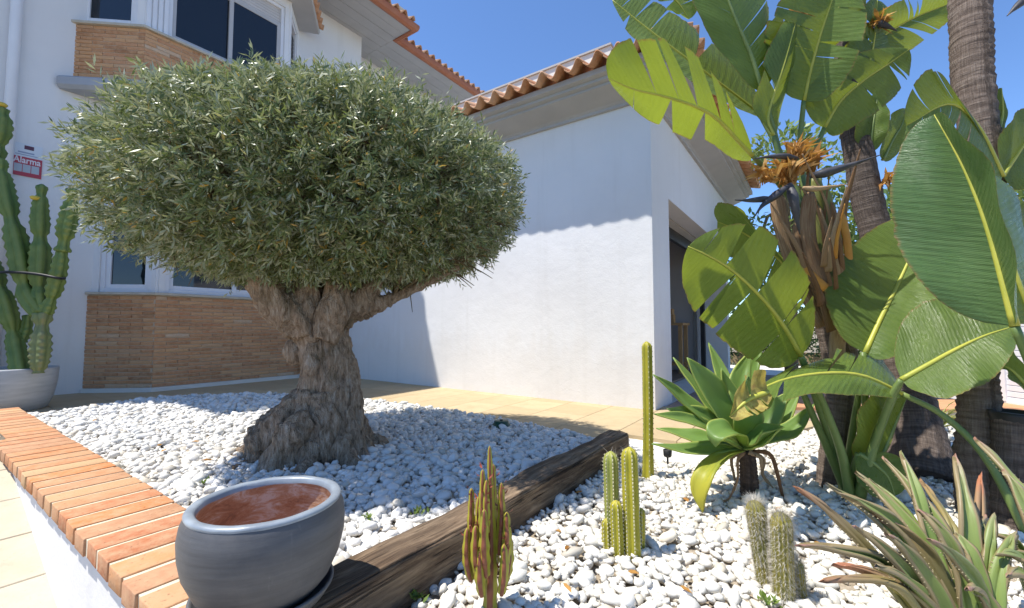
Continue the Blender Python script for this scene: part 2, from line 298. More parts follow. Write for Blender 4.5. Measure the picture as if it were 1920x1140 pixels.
# ---------------------------------------------------------------- mesh helpers
def make(name, verts, faces, mat, parent=None, smooth=False, uv=None, link=True):
    me = bpy.data.meshes.new(name); me.from_pydata([tuple(v) for v in verts], [], faces)
    if uv is not None:
        l = me.uv_layers.new(name='UVMap'); idx = np.empty(len(me.loops), dtype=np.int32); me.loops.foreach_get('vertex_index', idx)
        l.data.foreach_set('uv', np.asarray(uv, dtype=np.float32)[idx].ravel())
    if mat: me.materials.append(MATS[mat])
    if smooth: me.polygons.foreach_set('use_smooth', [True] * len(me.polygons))
    me.update(); o = bpy.data.objects.new(name, me)
    COL.objects.link(o)
    if parent: keep(parent, o)
    return o
def thing(name, label, cat, loc=None, group=None):
    o = bpy.data.objects.new(name, None); COL.objects.link(o); o.empty_display_size = 0.1
    o['label'] = label; o['category'] = cat
    if group: o['group'] = group
    if loc is not None: o.location = loc
    return o
def keep(parent, child):
    """parent a world-space mesh under a thing standing elsewhere"""
    child.parent = parent; child.matrix_parent_inverse = Matrix.Translation(-parent.location) if parent.type == 'EMPTY' else Matrix()
    return child
def tag(o, label, cat, group=None):
    o['label'] = label; o['category'] = cat
    if group: o['group'] = group
    return o
class MB:
    def __init__(s): s.v = []; s.f = []; s.uv = []
    def add(s, v, f, uv=None):
        n = len(s.v); s.v += [V(p) for p in v]; s.f += [tuple(i + n for i in q) for q in f]; s.uv += uv if uv else [(0, 0)] * len(v)
        return s
    def box(s, c, ax, ay, az):
        """c corner, three edge vectors"""
        c, ax, ay, az = V(c), V(ax), V(ay), V(az)
        vs = [c, c + ax, c + ax + ay, c + ay]; vs += [p + az for p in vs]
        f = [(0, 3, 2, 1), (4, 5, 6, 7), (0, 1, 5, 4), (1, 2, 6, 5), (2, 3, 7, 6), (3, 0, 4, 7)]
        if ax.cross(ay).dot(az) < 0: f = [tuple(reversed(q)) for q in f]
        return s.add(vs, f)
    def out(s, name, mat, parent=None, smooth=False): return make(name, s.v, s.f, mat, parent, smooth, s.uv)
def child(parent, o): return keep(parent, o)
def bevel(o, w, seg=2):
    m = o.modifiers.new('bevel', 'BEVEL'); m.width = w; m.segments = seg; m.limit_method = 'ANGLE'; return o

def smooth_pts(pts, n):
    """Catmull-Rom resample"""
    pts = [V(p) for p in pts]; P = [pts[0] * 2 - pts[1]] + pts + [pts[-1] * 2 - pts[-2]]; out = []; m = len(pts) - 1
    for i in range(n + 1):
        x = min(i / n * m, m - 1e-6); k = int(x); t = x - k; a, b, c, d = P[k:k + 4]
        out.append(0.5 * ((2 * b) + (c - a) * t + (2 * a - 5 * b + 4 * c - d) * t * t + (3 * b - a - 3 * c + d) * t ** 3))
    return out
def lerp_list(vals, t):
    x = t * (len(vals) - 1); k = min(int(x), len(vals) - 2); return vals[k] + (vals[k + 1] - vals[k]) * (x - k)
def frames(pts, ref=None):
    n = len(pts); T = [(pts[min(i + 1, n - 1)] - pts[max(i - 1, 0)]).normalized() for i in range(n)]
    ref = V(ref) if ref else (V((0, -1, 0)) if abs(T[0].y) < 0.9 else V((1, 0, 0)))
    x = (ref - T[0] * ref.dot(T[0])).normalized(); fr = []
    for t in T:
        x = (x - t * x.dot(t)).normalized(); fr.append((t, x, t.cross(x)))
    return fr
def tube(pts, rad, nseg=10, cross=None, cap=True, ref=None, n=None):
    """swept tube -> verts, faces, uv ; rad list or value, cross(theta, t)->(factor, u)"""
    if n: pts = smooth_pts(pts, n)
    else: pts = [V(p) for p in pts]
    fr = frames(pts, ref); m = len(pts); vs = []; uv = []; fs = []; L = 0.0
    for i, (p, (t, x, y)) in enumerate(zip(pts, fr)):
        tt = i / (m - 1); r = lerp_list(rad, tt) if isinstance(rad, (list, tuple)) else rad
        if i: L += (pts[i] - pts[i - 1]).length
        for j in range(nseg):
            a = 2 * math.pi * j / nseg
            k, u = cross(a, tt) if cross else (1.0, j / nseg)
            vs.append(p + (x * math.cos(a) + y * math.sin(a)) * r * k); uv.append((u, L))
    for i in range(m - 1):
        for j in range(nseg):
            a = i * nseg + j; b = i * nseg + (j + 1) % nseg; fs.append((a, b, b + nseg, a + nseg))
    if cap:
        vs.append(pts[0]); uv.append((0, 0)); c0 = len(vs) - 1; vs.append(pts[-1]); uv.append((0, L)); c1 = len(vs) - 1
        for j in range(nseg):
            fs.append((c0, (j + 1) % nseg, j)); q = (m - 1) * nseg; fs.append((c1, q + j, q + (j + 1) % nseg))
    return vs, fs, uv
def lathe(prof, n=48, c=(0, 0, 0)):
    vs = []; fs = []; c = V(c)
    for r, z in prof:
        for j in range(n):
            a = 2 * math.pi * j / n; vs.append(c + V((r * math.cos(a), r * math.sin(a), z)))
    for i in range(len(prof) - 1):
        for j in range(n):
            a = i * n + j; b = i * n + (j + 1) % n; fs.append((a, b, b + n, a + n))
    return vs, fs
def wall(name, org, sdir, nrm, s0, s1, z0, z1, holes, thick, mat, parent):
    """wall sheet with thickness and real openings. holes = (s0,s1,z0,z1)"""
    S = sorted({s0, s1, *[h[0] for h in holes], *[h[1] for h in holes]}); Z = sorted({z0, z1, *[h[2] for h in holes], *[h[3] for h in holes]})
    S = [s for s in S if s0 <= s <= s1]; Z = [z for z in Z if z0 <= z <= z1]
    solid = {}
    for i in range(len(S) - 1):
        for j in range(len(Z) - 1):
            cs, cz = (S[i] + S[i + 1]) / 2, (Z[j] + Z[j + 1]) / 2
            solid[i, j] = not any(h[0] < cs < h[1] and h[2] < cz < h[3] for h in holes)
    vid = {}; vs = []; fs = []
    def vx(i, j, b):
        if (i, j, b) not in vid:
            vid[i, j, b] = len(vs); vs.append(V(org) + V(sdir) * S[i] + V((0, 0, Z[j])) - V(nrm) * (thick if b else 0))
        return vid[i, j, b]
    flip = V(sdir).cross(V((0, 0, 1))).dot(V(nrm)) < 0
    def f(*q): fs.append(tuple(reversed(q)) if flip else q)
    for (i, j), ok in solid.items():
        if not ok: continue
        f(vx(i, j, 0), vx(i + 1, j, 0), vx(i + 1, j + 1, 0), vx(i, j + 1, 0)); f(vx(i, j + 1, 1), vx(i + 1, j + 1, 1), vx(i + 1, j, 1), vx(i, j, 1))
        if not solid.get((i - 1, j)): f(vx(i, j, 1), vx(i, j, 0), vx(i, j + 1, 0), vx(i, j + 1, 1))
        if not solid.get((i + 1, j)): f(vx(i + 1, j, 0), vx(i + 1, j, 1), vx(i + 1, j + 1, 1), vx(i + 1, j + 1, 0))
        if not solid.get((i, j - 1)): f(vx(i, j, 1), vx(i + 1, j, 1), vx(i + 1, j, 0), vx(i, j, 0))
        if not solid.get((i, j + 1)): f(vx(i, j + 1, 0), vx(i + 1, j + 1, 0), vx(i + 1, j + 1, 1), vx(i, j + 1, 1))
    return make(name, vs, fs, mat, parent)
def prism(name, plan, z0, z1, mat, parent=None):
    n = len(plan); area = sum(plan[i][0] * plan[(i + 1) % n][1] - plan[(i + 1) % n][0] * plan[i][1] for i in range(n))
    if area < 0: plan = plan[::-1]
    vs = [V((p[0], p[1], z0)) for p in plan] + [V((p[0], p[1], z1)) for p in plan]
    fs = [tuple(range(n - 1, -1, -1)), tuple(range(n, 2 * n))] + [(i, (i + 1) % n, n + (i + 1) % n, n + i) for i in range(n)]
    return make(name, vs, fs, mat, parent)
def sweep(name, path, normals, prof, mat, parent=None):
    """profile (o,z) swept along plan path; normals[i] = mitred outward vector at point i"""
    vs = []; fs = []; m = len(prof)
    for p, nn in zip(path, normals):
        for o, z in prof: vs.append(V(p) + V(nn) * o + V((0, 0, z)))
    for i in range(len(path) - 1):
        for j in range(m):
            a = i * m + j; b = i * m + (j + 1) % m; fs.append((a, b, b + m, a + m))
    fs.append(tuple(range(m))[::-1]); fs.append(tuple(range((len(path) - 1) * m, len(path) * m)))
    return make(name, vs, fs, mat, parent)

# ================================================================ SETTING: ground, patio, path, beds
def struct(o): o['kind'] = 'structure'; return o
struct(make('ground', [(-600, -600, -1.25), (600, -600, -1.25), (600, 600, -1.25), (-600, 600, -1.25)], [(0, 1, 2, 3)], 'ground'))
# ramped path beside the planter wall (falls towards the viewer)
CAPD0 = (V((-0.901, 1.111, 0))).dot(D1)          # outer edge of the brick cap
CAPW = 0.285; CAPZ = 0.12
FACED = CAPD0 + 0.03
RN0 = V((-3.121, 2.696, 0)).dot(NN)
def ramp_z(n): return 0.141 - 0.2525 * max(0.0, min(n - RN0, 4.4))
path = struct(prism('path', [(W(FACED + 0.02, RN0 - 3)[:2]), (W(FACED + 0.02, RN0 + 7)[:2]), (W(FACED - 3.2, RN0 + 7)[:2]), (W(FACED - 3.2, RN0 - 3)[:2])], -1.24, -1.16, 'soil'))
def piece(name, plan3, thick, mat, parent, gap=0.004):
    n = len(plan3); c = sum((V(p) for p in plan3), V()) / n
    top = [V(p) + (c - V(p)).normalized() * gap for p in plan3]; low = [p - V((0, 0, thick)) for p in top]
    ch = [p + (c - p).normalized() * 0.004 + V((0, 0, 0.003)) for p in top]
    vs = low + top + ch
    fs = [tuple(range(n - 1, -1, -1))] + [(i, (i + 1) % n, n + (i + 1) % n, n + i) for i in range(n)] + [(n + i, n + (i + 1) % n, 2 * n + (i + 1) % n, 2 * n + i) for i in range(n)] + [tuple(range(2 * n, 3 * n))]
    return make(name, vs, fs, mat, parent)
pb = MB()
for i in range(16):
    a, b = RN0 - 3 + i * 0.5, RN0 - 3 + (i + 1) * 0.5
    pb.add([W(FACED + 0.02, a, ramp_z(a) - 0.012), W(FACED + 0.02, b, ramp_z(b) - 0.012), W(FACED - 3.2, b, ramp_z(b) - 0.012), W(FACED - 3.2, a, ramp_z(a) - 0.012)], [(3, 2, 1, 0)])
pb.out('path_bedding', 'soil', path)
for i in range(-4, 12):
    a, b = RN0 + 0.12 + i * 0.33, RN0 + 0.12 + (i + 1) * 0.33
    for j in range(0, 5):
        off = 0.25 if i % 2 else 0.0
        d1_, d0_ = FACED + 0.012 - max(0, j * 0.5 - off), FACED + 0.012 - ((j + 1) * 0.5 - off)
        if d1_ - d0_ < 0.05: continue
        piece('path_tile', [W(d0_, a, ramp_z(a)), W(d0_, b, ramp_z(b)), W(d1_, b, ramp_z(b)), W(d1_, a, ramp_z(a))][::-1], 0.02, 'path_paver', path)

# gravel outlines (plan)
capin = CAPD0 + CAPW
SLN = V((-0.275, 1.643, 0)).dot(NN); SLN1 = SLN + 0.145      # sleeper back / front faces
SL_D0 = 0.33; SL_D1 = V((0.72, 2.9, 0)).dot(D1) - 0.0
bed_edge = smooth_pts([W(capin, -5.62), V((-4.10, 4.3, 0)), V((-3.78, 4.92, 0)), V((-2.55, 5.02, 0)), V((-1.24, 4.5, 0)), V((-0.25, 3.85, 0)), V((0.50, 3.18, 0)), W(SL_D1 - 0.02, SLN)], 36)
left_bed = [p[:2] for p in bed_edge] + [W(capin, SLN)[:2]]
rb_edge = smooth_pts([W(SL_D1, SLN1), V((1.10, 2.74, 0)), V((1.62, 3.05, 0)), V((2.5, 3.62, 0)), V((3.6, 4.25, 0)), V((5.6, 4.6, 0))], 24)
right_bed = [p[:2] for p in rb_edge] + [(5.6, -0.9), W(-1.2, 1.4)[:2], W(capin - 0.05, SLN1)[:2]]
def inside(p, poly):
    x, y = p[0], p[1]; c = False; j = len(poly) - 1
    for i in range(len(poly)):
        xi, yi = poly[i]; xj, yj = poly[j]
        if (yi > y) != (yj > y) and x < (xj - xi) * (y - yi) / (yj - yi) + xi: c = not c
        j = i
    return c
# patio paving (z = 0): base sheet and separate slabs where no gravel lies
plan = [W(-2.2, -9.5)[:2], W(14, -9.5)[:2], W(14, 6)[:2], (5.6, 6.0)] + [p[:2] for p in reversed(rb_edge)] + [p[:2] for p in reversed(bed_edge)] + [W(-2.2, -5.62)[:2]]
patio = struct(prism('patio', plan, -0.30, -0.028, 'plinth'))
def clip(poly, edge):
    mid = sum((V(p) for p in poly), V()) / len(poly)
    k_ = min(range(len(edge) - 1), key=lambda i: ((edge[i] + edge[i + 1]) / 2 - mid).length)
    a_, b_ = edge[k_], edge[k_ + 1]; t_ = (b_ - a_).normalized(); nv = V((-t_.y, t_.x, 0))      # left of travel = outside the bed
    out = []
    for i in range(len(poly)):
        p, q = V(poly[i]), V(poly[(i + 1) % len(poly)]); dp, dq = (p - a_).dot(nv), (q - a_).dot(nv)
        if dp >= 0: out.append(p)
        if dp * dq < 0: out.append(p + (q - p) * (dp / (dp - dq)))
    return out
TS = 0.45
for i in range(-6, 24):
    for j in range(-20, 8):
        d, n = 0.08 + i * TS, ANNN + 0.02 + j * TS
        c4 = [W(d, n), W(d, n + TS), W(d + TS, n + TS), W(d + TS, n)]
        mid = (c4[0] + c4[2]) / 2
        if mid.y < 1.5 or d + TS < capin + 0.1 and n > -5.7 or d < SL_D1 and n > SLN - 0.3 or d > ANND - 0.05 and n < ANNN: continue
        if n + TS < MAINN + 0.1 or n > 3.2 or d > 8.5: continue
        cnt = sum(inside(p[:2], left_bed) or inside(p[:2], right_bed) for p in c4 + [mid])
        if cnt >= 5: continue
        if any(inside(p[:2], right_bed) for p in c4 + [mid]):
            c4 = clip(c4, rb_edge)
            if len(c4) < 3 or max((p - c4[0]).length for p in c4) < 0.06: continue
        q = D1.dot(mid)
        brown = n > ANNN - 0.1 and q > 4.55  # slabs past the annex corner get the colour with shade in it
        piece('paving_slab', c4, 0.03, 'shaded_brown_paver' if brown else 'patio_paver', patio, 0.003)

# gravel beds
def ico():
    bm = bmesh.new(); bmesh.ops.create_icosphere(bm, subdivisions=1, radius=1.0)
    v = np.array([x.co[:] for x in bm.verts]); f = np.array([[y.index for y in x.verts] for x in bm.faces]); bm.free(); return v, f
IV, IF = ico()
def pebbles(bed, poly, ztop, spacing, size, mat, seed, skip, ntop=300):
    rg = np.random.default_rng(seed); xs = [p[0] for p in poly]; ys = [p[1] for p in poly]
    items = []
    for layer in range(2):
        x0, x1, y0, y1 = min(xs), max(xs), min(ys), max(ys)
        for a in np.arange(x0, x1, spacing):
            for b in np.arange(y0, y1, spacing * 0.9):
                p = (a + rg.uniform(-.5, .5) * spacing, b + rg.uniform(-.5, .5) * spacing)
                if layer and rg.random() < 0.45: continue
                if p[1] < 0.35 or abs(p[0]) > p[1] * 1.6 + 0.8 or p[1] > 6: continue
                if not inside(p, poly) or skip(p): continue
                s = size * float(np.clip(rg.lognormal(-0.04, 0.40), 0.42, 2.0))
                z = ztop + (0.006 if layer == 0 else 0.010 + s * 0.5) - s * 0.28 + 0.02 * noise.noise(V((p[0] * 1.7, p[1] * 1.7, seed)))
                items.append((p[0], p[1], z, s))
    items = np.array(items); n = len(items)
    sc = np.stack([items[:, 3] * rg.uniform(1.0, 1.45, n), items[:, 3] * rg.uniform(.75, 1.05, n), items[:, 3] * rg.uniform(.5, .75, n)], 1)
    ang = rg.uniform(0, 6.28, n); tilt = rg.normal(0, 0.35, (n, 2))
    lump = [1 + 0.22 * (rg.random(len(IV)) - 0.5) for _ in range(6)]
    dist = np.hypot(items[:, 0], items[:, 1]); px = items[:, 3] / np.maximum(items[:, 1], .3)
    u = 960 + FPX * items[:, 0] / items[:, 1]; vv = 615 + FPX * (0.8 - items[:, 2]) / items[:, 1]
    vis = (u > 0) & (u < 1920) & (vv < 1138); order = np.argsort(-(px * vis)); big = set(order[:ntop].tolist())
    protos = []
    for kx in range(6):
        me = bpy.data.meshes.new('pebble'); me.from_pydata([tuple(p) for p in IV * lump[kx][:, None]], [], [tuple(int(q) for q in t) for t in IF]); me.materials.append(MATS[mat])
        me.polygons.foreach_set('use_smooth', [True] * len(IF)); protos.append(me)
    AV, AF = [], []; off = 0
    for i in range(n):
        ca, sa = math.cos(ang[i]), math.sin(ang[i])
        M = Matrix.Translation(V(items[i, :3])) @ Matrix.Rotation(ang[i], 4, 'Z') @ Matrix.Rotation(tilt[i, 0], 4, 'X') @ Matrix.Rotation(tilt[i, 1], 4, 'Y') @ Matrix.Diagonal((*sc[i], 1))
        if i in big:
            o = bpy.data.objects.new('pebble', protos[i % 6]); COL.objects.link(o); o.parent = bed; o.matrix_basis = M
        else:
            A = np.array(M); AV.append((IV * lump[i % 6][:, None]) @ A[:3, :3].T + A[:3, 3]); AF.append(IF + off); off += len(IV)
    AV = np.concatenate(AV).astype(np.float32); AF = np.concatenate(AF).astype(np.int32)
    me = bpy.data.meshes.new('loose_pebbles'); me.vertices.add(len(AV)); me.vertices.foreach_set('co', AV.ravel())
    me.loops.add(AF.size); me.loops.foreach_set('vertex_index', AF.ravel()); me.polygons.add(len(AF)); me.polygons.foreach_set('loop_start', np.arange(0, AF.size, 3)); me.polygons.foreach_set('loop_total', np.full(len(AF), 3))
    me.polygons.foreach_set('use_smooth', np.ones(len(AF), dtype=bool)); me.update(); me.validate(); me.materials.append(MATS[mat])
    o = bpy.data.objects.new('loose_pebbles', me); COL.objects.link(o); o.parent = bed; o['kind'] = 'stuff'
    return n
TRUNK = V((-1.22, 2.74, 0.0))
LZ, RZ = 0.045, -0.012
bedL = struct(prism('gravel_bed', [(p[0], p[1]) for p in left_bed], -0.20, LZ - 0.028, 'bed_base'))
bedR = struct(prism('gravel_bed', [(p[0], p[1]) for p in right_bed], -0.30, RZ - 0.026, 'bed_base'))
pebbles(bedL, left_bed, LZ - 0.015, 0.036, 0.0195, 'pebble_cool', 3, lambda p: (p[0] - TRUNK.x) ** 2 + (p[1] - TRUNK.y) ** 2 < 0.30 ** 2)
pebbles(bedR, right_bed, RZ - 0.015, 0.032, 0.0165, 'pebble_warm', 5, lambda p: p[0] > 4.3)

# ================================================================ PLANTER WALL with brick cap, and the railway sleeper
pw = thing('planter_wall', 'low white rendered planter wall capped with a row of terracotta bricks', 'wall', W(FACED + 0.1, -3.0, 0))
CN0 = -5.62; CN1 = SLN - 0.004
wb = MB(); nb = 14
for i in range(nb):   # body follows the ramp at its foot
    a, b = CN0 + (CN1 - CN0) * i / nb, CN0 + (CN1 - CN0) * (i + 1) / nb
make('wall_body', [W(FACED, CN0 + 0.02, -1.2), W(FACED, CN1 - 0.02, -1.2), W(capin - 0.03, CN1 - 0.02, -1.2), W(capin - 0.03, CN0 + 0.02, -1.2), W(FACED, CN0 + 0.02, CAPZ - 0.055), W(FACED, CN1 - 0.02, CAPZ - 0.055), W(capin - 0.03, CN1 - 0.02, CAPZ - 0.055), W(capin - 0.03, CN0 + 0.02, CAPZ - 0.055)],
     [(3, 2, 1, 0), (4, 5, 6, 7), (0, 1, 5, 4), (1, 2, 6, 5), (2, 3, 7, 6), (3, 0, 4, 7)][::-1], 'stucco', pw)
make('mortar_bed', [W(d, n, z) for z in (CAPZ - 0.055, CAPZ - 0.0025) for d, n in ((CAPD0 + 0.005, CN0), (CAPD0 + 0.005, CN1), (capin - 0.012, CN1), (capin - 0.012, CN0))],
     [(3, 2, 1, 0), (4, 5, 6, 7), (0, 1, 5, 4), (1, 2, 6, 5), (2, 3, 7, 6), (3, 0, 4, 7)], 'mortar', pw)
PB = 0.128; BW = 0.110
n_ = CN1 - 0.02
cnt = 0
def brick_mesh(name, lx, ly, lz, jit, seed):
    bm = bmesh.new(); bmesh.ops.create_cube(bm, size=1.0)
    for v in bm.verts: v.co = V((v.co.x * lx, v.co.y * ly, v.co.z * lz))
    bmesh.ops.bevel(bm, geom=bm.edges[:], offset=min(lx, ly, lz) * 0.07, segments=2, profile=0.6, affect='EDGES')
    rr = random.Random(seed)
    for v in bm.verts: v.co += V((rr.uniform(-jit, jit), rr.uniform(-jit, jit), rr.uniform(-jit, jit)))
    me = bpy.data.meshes.new(name); bm.to_mesh(me); bm.free()
    me.polygons.foreach_set('use_smooth', [True] * len(me.polygons)); return me
capm = [brick_mesh('brick', CAPW, BW, 0.058, 0.0011, q) for q in range(5)]
for m_ in capm: m_.materials.append(MATS['cap_brick'])
BROT = Matrix((D1, NN, V((0, 0, 1)))).transposed().to_4x4()
while n_ > CN0 + 0.03:
    o = bpy.data.objects.new('brick', capm[cnt % 5]); COL.objects.link(o); keep(pw, o)
    o.matrix_basis = Matrix.Translation(W(CAPD0 + CAPW / 2 + R.uniform(-.0035, .0035), n_ - BW / 2, CAPZ - 0.027 + R.uniform(-.001, .001))) @ BROT @ Matrix.Rotation(R.uniform(-.015, .015), 4, 'Z') @ Matrix.Diagonal((1, R.uniform(.95, 1.0), 1, 1))
    n_ -= PB * 0.5 if False else PB; cnt += 1

sl = MB(); nx, na = 120, 10
slx = SL_D1 - SL_D0; hw, hh = 0.0725, 0.13
def ringpt(k):   # rounded rectangle cross-section
    side, i = divmod(k, 10); f = (0.0, 0.02, 0.07, 0.2, 0.38, 0.55, 0.7, 0.85, 0.93, 0.985)[i] * 2 - 1; cut = 0.008 if i in (0,) else 0.002 if i in (1, 9) else 0.0
    y, z = ((hw - cut, f * (hh - cut)), (-f * (hw - cut), hh - cut), (-hw + cut, -f * (hh - cut)), (f * (hw - cut), -hh + cut))[side]
    return y, z
vs, fs = [], []
for i in range(nx + 1):
    x = slx * i / nx
    for k_ in range(40):
        y, z = ringpt(k_); q = V((x * 2.2, y * 9, z * 9)); w_ = 0.010 * noise.noise(q) + 0.006 * noise.noise(q * 3.1)
        wob = 0.012 * noise.noise(V((x * 1.6, 3, 0)))
        cr = noise.noise(V((x * 1.2, y * 40, z * 40 + 5))); w_ -= 0.007 * max(0, cr - 0.25) * 4
        sc_ = 1 + w_ / 0.08
        vs.append(V((x + (0.012 * noise.noise(V((y * 30, z * 30, i // nx))) if i in (0, nx) else 0), y * sc_ + wob * 0.4, z * (1 + w_ / 0.13) + wob)))
    if i:
        for k_ in range(40):
            a = (i - 1) * 40 + k_; b = (i - 1) * 40 + (k_ + 1) % 40; fs.append((a, b, b + 40, a + 40))
fs.append(tuple(range(39, -1, -1))); fs.append(tuple(range(nx * 40, nx * 40 + 40)))
slo = make('railway_sleeper', vs, fs, 'sleeper_wood', None, True)
slo.location = W(SL_D0, (SLN + SLN1) / 2, 0.12 - hh); slo.rotation_euler = (0, 0, math.atan2(D1.y, D1.x))
tag(slo, 'weathered dark brown timber sleeper dividing the two gravel beds', 'timber')

# ================================================================ HOUSE (two storeys, bay with brick panels)
house = thing('house', 'two storey white house with brick bay window and tiled eaves behind the olive tree', 'house', W(2.5, MAINN, 0))
PC = [V((-5.30, 5.42, 0)), V((-4.513, 5.507, 0)), W(3.80, BAYN), W(4.285, MAINN + 0.12)]          # lower bay plan
cdir = (PC[1] - PC[0]).normalized()
U1 = V((-4.645, 5.319, 0)); PU = [U1 - cdir * 0.86, U1, W(3.56, BAYN), W(4.02, MAINN + 0.02)]      # upper bay plan
HT = 6.75
w = wall('wall', W(0, MAINN), D1, NN, -0.72, 5.30, -0.3, HT, [], 0.25, 'stucco', house)
wall('wall', W(5.30, MAINN - 0.001), -NN, D1, 0, 0.6, 3.0, HT, [], 0.2, 'stucco', house)
wall('wall', W(0, MAINN - 0.55), D1, NN, 5.3, 9.5, 3.0, HT, [], 0.2, 'stucco', house)
wall('wall', W(0, MAINN - 0.004), D1, NN, -4.5, -0.72, -0.3, 3.3, [], 0.25, 'stucco', house)
wall('wall', W(-0.72, MAINN - 0.25), -NN, -D1, 0, 4.0, 3.0, HT, [], 0.2, 'stucco', house)
cand = []
def facet(A, B, z0, zs, zh, ztop, win, rank, inset=0.0):
    s = (B - A).normalized(); nrm = V((s.y, -s.x, 0)); L = (B - A).length
    if nrm.dot(NN) < -0.2: nrm = -nrm
    wall('bay_backing', A - nrm * 0.010, s, nrm, 0, L, z0, zs, [], 0.2, 'bay_mortar', house)
    # white wall above the brickwork with the window opening
    holes = [(w_[0], w_[1], zs + 0.035, zh) for w_ in win]
    if ztop > zh: wall('bay_wall', A - nrm * 0.03, s, nrm, 0, L, zs + 0.001, ztop, holes, 0.18, 'stucco', house)
    for (a, b, style) in win: window(A - nrm * 0.03, s, nrm, a, b, zs + 0.036, zh - 0.001, style)
    z = z0 + 0.004; row = 0; ch = 0.048
    while z + ch * 0.8 < zs:
        x = -0.13 * (row % 2) - R.uniform(0, 0.01)
        while x < L:
            bl = R.choice((0.255, 0.26, 0.26, 0.265)); a, b = max(x, 0.0), min(x + bl, L)
            if b - a > 0.03: cand.append((rank + row * 0 + x * 0.01, A + s * ((a + b) / 2) + V((0, 0, z + ch / 2)), s, nrm, b - a - 0.007, ch - 0.009))
            x += bl
        z += ch; row += 1
def window(org, s, nrm, a, b, z0, z1, style):
    org, s, nrm = V(org), V(s), V(nrm)
    def bx(mb, s0, s1, za, zb, n0, n1): mb.box(org + s * s0 + nrm * n0 + V((0, 0, za)), s * (s1 - s0), nrm * (n1 - n0), (0, 0, zb - za))
    def frame(mb, s0, s1, za, zb, wd, n0, n1):
        bx(mb, s0, s0 + wd, za, zb, n0, n1); bx(mb, s1 - wd, s1, za, zb, n0, n1)
        bx(mb, s0 + wd, s1 - wd, za, za + wd, n0, n1); bx(mb, s0 + wd, s1 - wd, zb - wd, zb, n0, n1)
    top = z1 - (0.30 if style == 'shutter' else 0.0)
    m = MB(); frame(m, a + .001, b - .001, z0, z1, 0.05, -0.12, -0.02); wo = bevel(m.out('window', 'frame_white', house), 0.004)
    if style == 'shutter':
        m = MB(); nsl = 6
        for q in range(nsl): bx(m, a + 0.05, b - 0.05, top + q * 0.045, top + q * 0.045 + 0.041, -0.09 + 0.006 * (q % 2) * 0, -0.055)
        m.out('roller_shutter', 'shutter', wo)
        mid = (a + b) / 2
        spans = [(a + 0.05, mid + 0.03, -0.10, -0.065), (mid - 0.03, b - 0.05, -0.062, -0.03)]
    elif style == 'louvre':
        m = MB()
        for q in range(int((z1 - z0 - 0.1) / 0.07)): bx(m, a + 0.05, b - 0.05, z0 + 0.05 + q * 0.07, z0 + 0.05 + q * 0.07 + 0.045, -0.10, -0.05)
        m.out('louvre', 'dark_metal', wo); return
    elif style == 'two':
        mid = (a + b) / 2; spans = [(a + 0.05, mid + 0.03, -0.10, -0.065), (mid - 0.03, b - 0.05, -0.062, -0.03)]
    else: spans = [(a + 0.05, b - 0.05, -0.09, -0.04)]
    for (s0, s1, n0, n1) in spans:
        m = MB(); frame(m, s0, s1, z0 + 0.05, top if style == 'shutter' else top - 0.05, 0.055, n0, n1); bevel(m.out('sash', 'frame_grey' if style == 'shutter' else 'frame_white', wo), 0.004)
        m = MB(); bx(m, s0 + 0.05, s1 - 0.05, z0 + 0.10, top - 0.05 if style == 'shutter' else top - 0.1, (n0 + n1) / 2 - 0.006, (n0 + n1) / 2 + 0.006); m.out('pane', 'glass', wo)
Lc = (PC[1] - PC[0]).length; Lf = (PC[2] - PC[1]).length; Lr = (PC[3] - PC[2]).length
facet(PC[0], PC[1], 0.05, 1.215, 2.65, 3.72, [(0.10, Lc - 0.08, 'one')], 0)
facet(PC[1], PC[2], 0.05, 1.215, 2.65, 3.72, [(0.10, Lf - 0.10, 'two')], 1)
facet(PC[2], PC[3], 0.05, 1.215, 2.65, 3.72, [], 8)
Uc = (PU[1] - PU[0]).length; Uf = (PU[2] - PU[1]).length; Ur = (PU[3] - PU[2]).length
facet(PU[0], PU[1], 3.86, 4.585, 5.98, 6.12, [(0.05, Uc - 0.12, 'one')], 2)
facet(PU[1], PU[2], 3.86, 4.585, 5.98, 6.12, [(0.24, Uf - 0.10, 'shutter')], 3)
facet(PU[2], PU[3], 3.86, 4.585, 5.98, 6.12, [(0.12, Ur - 0.12, 'louvre')], 9)
cand.sort(key=lambda c: c[0]); bms = {}
panel = MB().box(PC[0] - cdir.cross(V((0, 0, 1))) * 0.12 + V((0, 0, 0.1)), cdir * 0.1, V((0, 0, 0.1)), cdir.cross(V((0, 0, 1))) * 0.02).out('brick_facing', 'bay_mortar', house)
rest = MB()
for i, (rk, c, s, nrm, bl, bh) in enumerate(cand):
    key = round(bl, 2)
    if i < 300:
        if key not in bms: bms[key] = brick_mesh('brick', key, 0.03, bh, 0.0008, i); bms[key].materials.append(MATS['bay_brick'])
        o = bpy.data.objects.new('brick', bms[key]); COL.objects.link(o); o.parent = panel
        rot = Matrix((s, nrm, V((0, 0, 1)))).transposed().to_4x4()
        o.matrix_basis = Matrix.Translation(c - nrm * (0.013 + R.uniform(0, .004))) @ rot @ Matrix.Diagonal((bl / key, 1, 1, 1))
    else: rest.box(c - s * bl / 2 - nrm * 0.028 - V((0, 0, bh / 2)), s * bl, nrm * (0.027 - R.uniform(0, .005)), (0, 0, bh))
ro = rest.out('brick_courses', 'bay_brick', panel); ro['kind'] = 'stuff'
